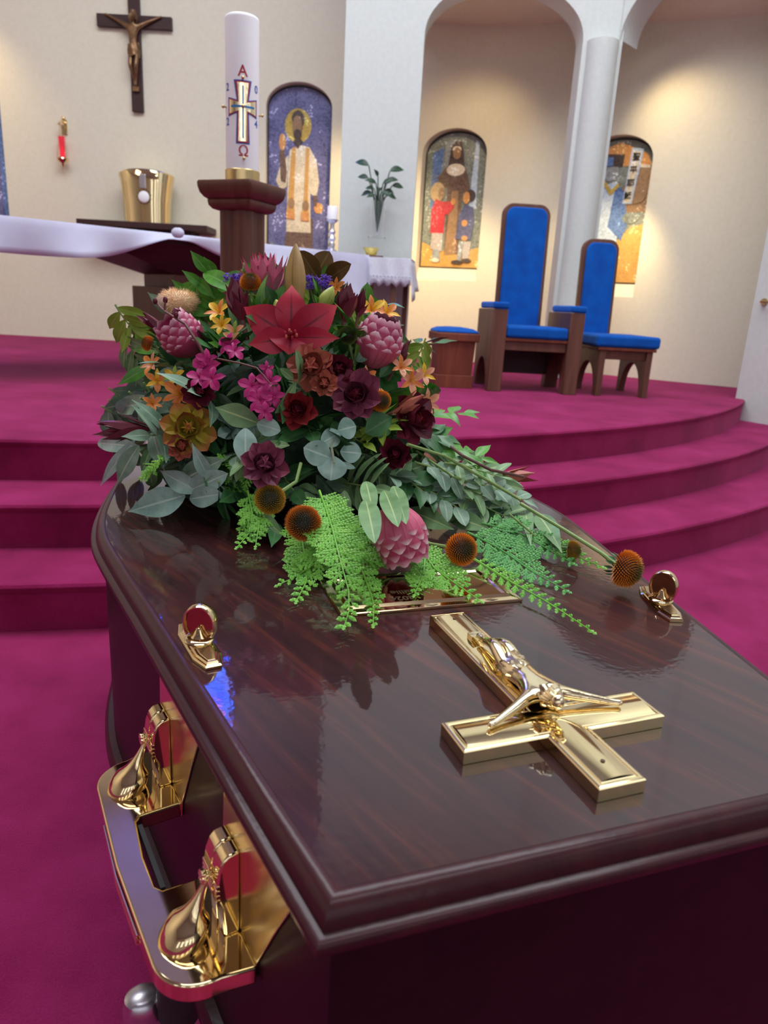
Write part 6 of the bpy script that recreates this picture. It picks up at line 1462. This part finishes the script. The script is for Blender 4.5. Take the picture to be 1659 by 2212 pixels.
# ---- small blooms
def star(px, py, rpx, mt, label, ax=None, n=6, wid=.42, lift=1.07, name='alstroemeria', grp='orange and yellow alstroemerias', cup=.9, mt2=None, cat='flower', throat='alyellow'):
    p = S(px, py, lift)[0]; R = rpx * px2(p); t = thing(name, label, cat, p, group=grp); F_ = frame_z(ax or (tocam(p) * .8 + (p - MC).normalized() * .6 + Vector((R5.uniform(-.6, .6), R5.uniform(-.3, .3), R5.uniform(-.3, .5)))))
    ma = leaf_mesh('petal', R * 1.2, R * wid * 1.3, mt, curl=.9, fold=.25, wide=.62, base=.3, tip=0); mb_ = leaf_mesh('petal', R * 1.15, R * wid * .9, mt2 or mt, curl=.9, fold=.25, wide=.65, base=.3)
    for j in range(n):
        inst('petal', ma if j % 2 else mb_, t, F_ @ Matrix.Rotation(2 * PI * j / n, 4, 'Z') @ Matrix.Translation((0, R * .03, -R * .35)) @ Matrix.Rotation(math.radians(90 - 90 * (1 - cup * .6)), 4, 'X'))
    b = MB()
    for j in range(5): a = 2 * PI * j / 5; b.tube([(0, 0, -R * .3), (R * .10 * math.cos(a), R * .1 * math.sin(a), R * .1), (R * .2 * math.cos(a), R * .2 * math.sin(a), R * .34)], R * .022, 5)
    me = b.mesh('stamens'); me.materials.append(M[throat]); inst('stamens', me, t, F_)
    return t
for x, y, r, m1, m2, lab in [(805, 665, 30, 'alyellow', 'alorange', 'yellow and orange bloom at the right of the crown, left of its pair'), (838, 672, 28, 'alorange', 'alyellow', 'orange and yellow bloom furthest right near the crown'), (470, 670, 28, 'alyellow', 'alorange', 'golden yellow bloom left of the maroon spear'), (477, 700, 22, 'alyellow', 'alyellow', 'yellow bloom lower left of the maroon spear'),
        (385, 850, 36, 'alorange', 'alorange', 'star shaped orange bloom on the left flank'), (325, 785, 24, 'alorange', 'alpeach', 'orange bloom at the left edge'), (340, 822, 24, 'alorange', 'alyellow', 'yellow orange bloom at lower left edge by green leaves'), (375, 812, 22, 'alyellow', 'lime', 'yellow bloom on the left behind the blue-green leaf'),
        (868, 790, 26, 'alpeach', 'alorange', 'peach bloom at the right edge, highest of three'), (890, 822, 30, 'alpeach', 'alorange', 'peach and orange bloom at the right edge, middle of three'), (918, 808, 24, 'alpeach', 'alyellow', 'peach bloom furthest right in the row of three'), (925, 870, 30, 'alpeach', 'alpeach', 'peach bloom at the right edge beside the maroon rosette'),
        (790, 815, 24, 'alorange', 'alpeach', 'orange bloom above the largest maroon rosette'), (505, 715, 22, 'alpeach', 'lime', 'cream green bloom left of the lily'), (725, 620, 20, 'alorange', 'alorange', 'orange bloom behind the green lily bud'), (330, 870, 20, 'alorange', 'alorange', 'small orange bloom low on the left between sage leaves'), (500, 730, 18, 'alpeach', 'alpeach', 'small peach bloom above the magenta orchids')]:
    star(x, y, r, m1, lab, mt2=m2)
# orchids on a dark twig
p = S(440, 760, 1.12)[0]
def brt(pts, rad, mt, label, name, lifts):
    P_ = [S(x, y, l_)[0] for (x, y), l_ in zip(pts, lifts)]; t = thing(name, label, 'twig', P_[0])
    b = MB().tube([q_ - P_[0] for q_ in P_], rad, 8); b.build('stem', mt, t); return t, P_[0], P_
t, o0, P_ = brt([(333, 650), (355, 672), (400, 700), (430, 745), (450, 790), (470, 815)], [.0014, .0016, .0018, .002, .0022, .0022], 'stemwood', 'dark bare twig arching over the left protea', 'twig', [1.18, 1.2, 1.18, 1.14, 1.08, 1.02])
b = MB()
for (x, y), l_ in (((357, 648), 1.22), ((335, 651), 1.2), ((380, 680), 1.2)): b.ball(S(x, y, l_)[0] - o0, .0035, 8, 6, (1, 1, 1.3))
b.tube([P_[1] - o0, S(357, 650, 1.22)[0] - o0], .0012, 6); b.build('buds', 'maroon', t)
t, o1, P2 = brt([(470, 775), (520, 785), (555, 795), (585, 830)], [.0013, .0012, .0011, .0009], 'stemwood', 'pale pinkish twig carrying the magenta orchids', 'twig', [1.1, 1.14, 1.14, 1.12])
for x, y, r, lab in [(490, 742, 24, 'magenta orchid highest on the twig left of the lily'), (508, 755, 20, 'magenta orchid nearest the lily petal'), (440, 790, 30, 'magenta orchid on the left cluster, upper'), (455, 815, 26, 'magenta orchid on the left cluster, right side'), (430, 812, 24, 'magenta orchid on the left cluster, lower left'), (448, 775, 20, 'magenta orchid behind the dark twig'), (545, 832, 26, 'magenta orchid on the central cluster, left'), (585, 822, 26, 'magenta orchid on the central cluster, upper right'), (560, 862, 28, 'magenta orchid on the central cluster, middle'), (590, 858, 24, 'magenta orchid on the central cluster, right'), (572, 888, 20, 'magenta orchid on the central cluster, lowest'), (578, 796, 15, 'magenta orchid bud above the central cluster')]:
    star(x, y, r, 'orchid', lab, n=5, wid=.62, name='orchid', grp='magenta orchids', cup=.5, lift=1.11, throat='orchid')
# purple statice
def statice(px, py, w, h, label, seed):
    r_ = random.Random(seed); p = S(px, py, 1.06)[0]; t = thing('statice', label, 'flower', p, group='purple statice'); k_ = px2(p)
    b = MB(); s_ = MB()
    for i in range(60):
        q_ = scr(r_.uniform(-1, 1) * w * k_ / 2, r_.uniform(-1, 1) * h * k_ / 2) + tocam(p) * r_.uniform(-.006, .006)
        b.ball(q_, .0018, 6, 5)
        for _ in range(5): d = Vector((r_.uniform(-1, 1), r_.uniform(-1, .4), r_.uniform(-.3, 1))).normalized(); b.tube([q_, q_ + d * .0055], [.0011, .0005], 4)
        if i % 4 == 0: s_.tube([q_, scr(q_.dot(ROWS_X) * .4, h * k_ * 1.5)], .0007, 4)
    b.build('florets', 'statice', t); s_.build('stems', 'stem', t)
statice(528, 602, 74, 20, 'purple floret cluster at the crown left of the pink protea', 1); statice(505, 610, 34, 18, 'purple floret cluster beside the orange crown cone, leftmost', 3); statice(688, 612, 50, 26, 'purple floret cluster at the crown right of the tall bud', 2)
# fuzzy banksia like blooms
def fuzz(px, py, rpx, mt, label, lift=1.05, sc_=(1, 1, 1), seed=1):
    p = S(px, py, lift)[0]; R = rpx * px2(p); r_ = random.Random(seed); t = thing('fuzzy_bloom', label, 'flower', p, group='fuzzy blooms')
    b = MB().ball((0, 0, 0), R * .85, 20, 12, sc_); b.build('core', mt, t); b = MB()
    for i in range(1100):
        z = 1 - 2 * (i + .5) / 1100; q_ = math.sqrt(1 - z * z); a = i * 2.39996; n_ = Vector((q_ * math.cos(a) * sc_[0], q_ * math.sin(a) * sc_[1], z * sc_[2])); e_ = n_ + Vector((r_.uniform(-.1, .1), r_.uniform(-.1, .1), r_.uniform(-.1, .1)))
        s1 = n_.orthogonal().normalized() * R * .03; s2 = n_.cross(s1).normalized() * R * .03
        b.add([n_ * R * .8 + s1, n_ * R * .8 - s1 * .5 + s2, n_ * R * .8 - s1 * .5 - s2, e_ * R * 1.05], [(0, 1, 3), (1, 2, 3), (2, 0, 3)])
    b.build('fuzz', mt, t, smooth=False)
    return t
fuzz(385, 652, 34, 'fuzzpeach', 'peach furry round bloom at the upper left of the bouquet', sc_=(1.25, 1, .8)); fuzz(350, 652, 14, 'fuzzcream', 'small cream furry tip at the left end of the peach bloom', lift=1.1, seed=2)
fuzz(740, 640, 24, 'fuzzcream', 'cream furry bloom behind the right maroon spear', lift=1.0, seed=3)
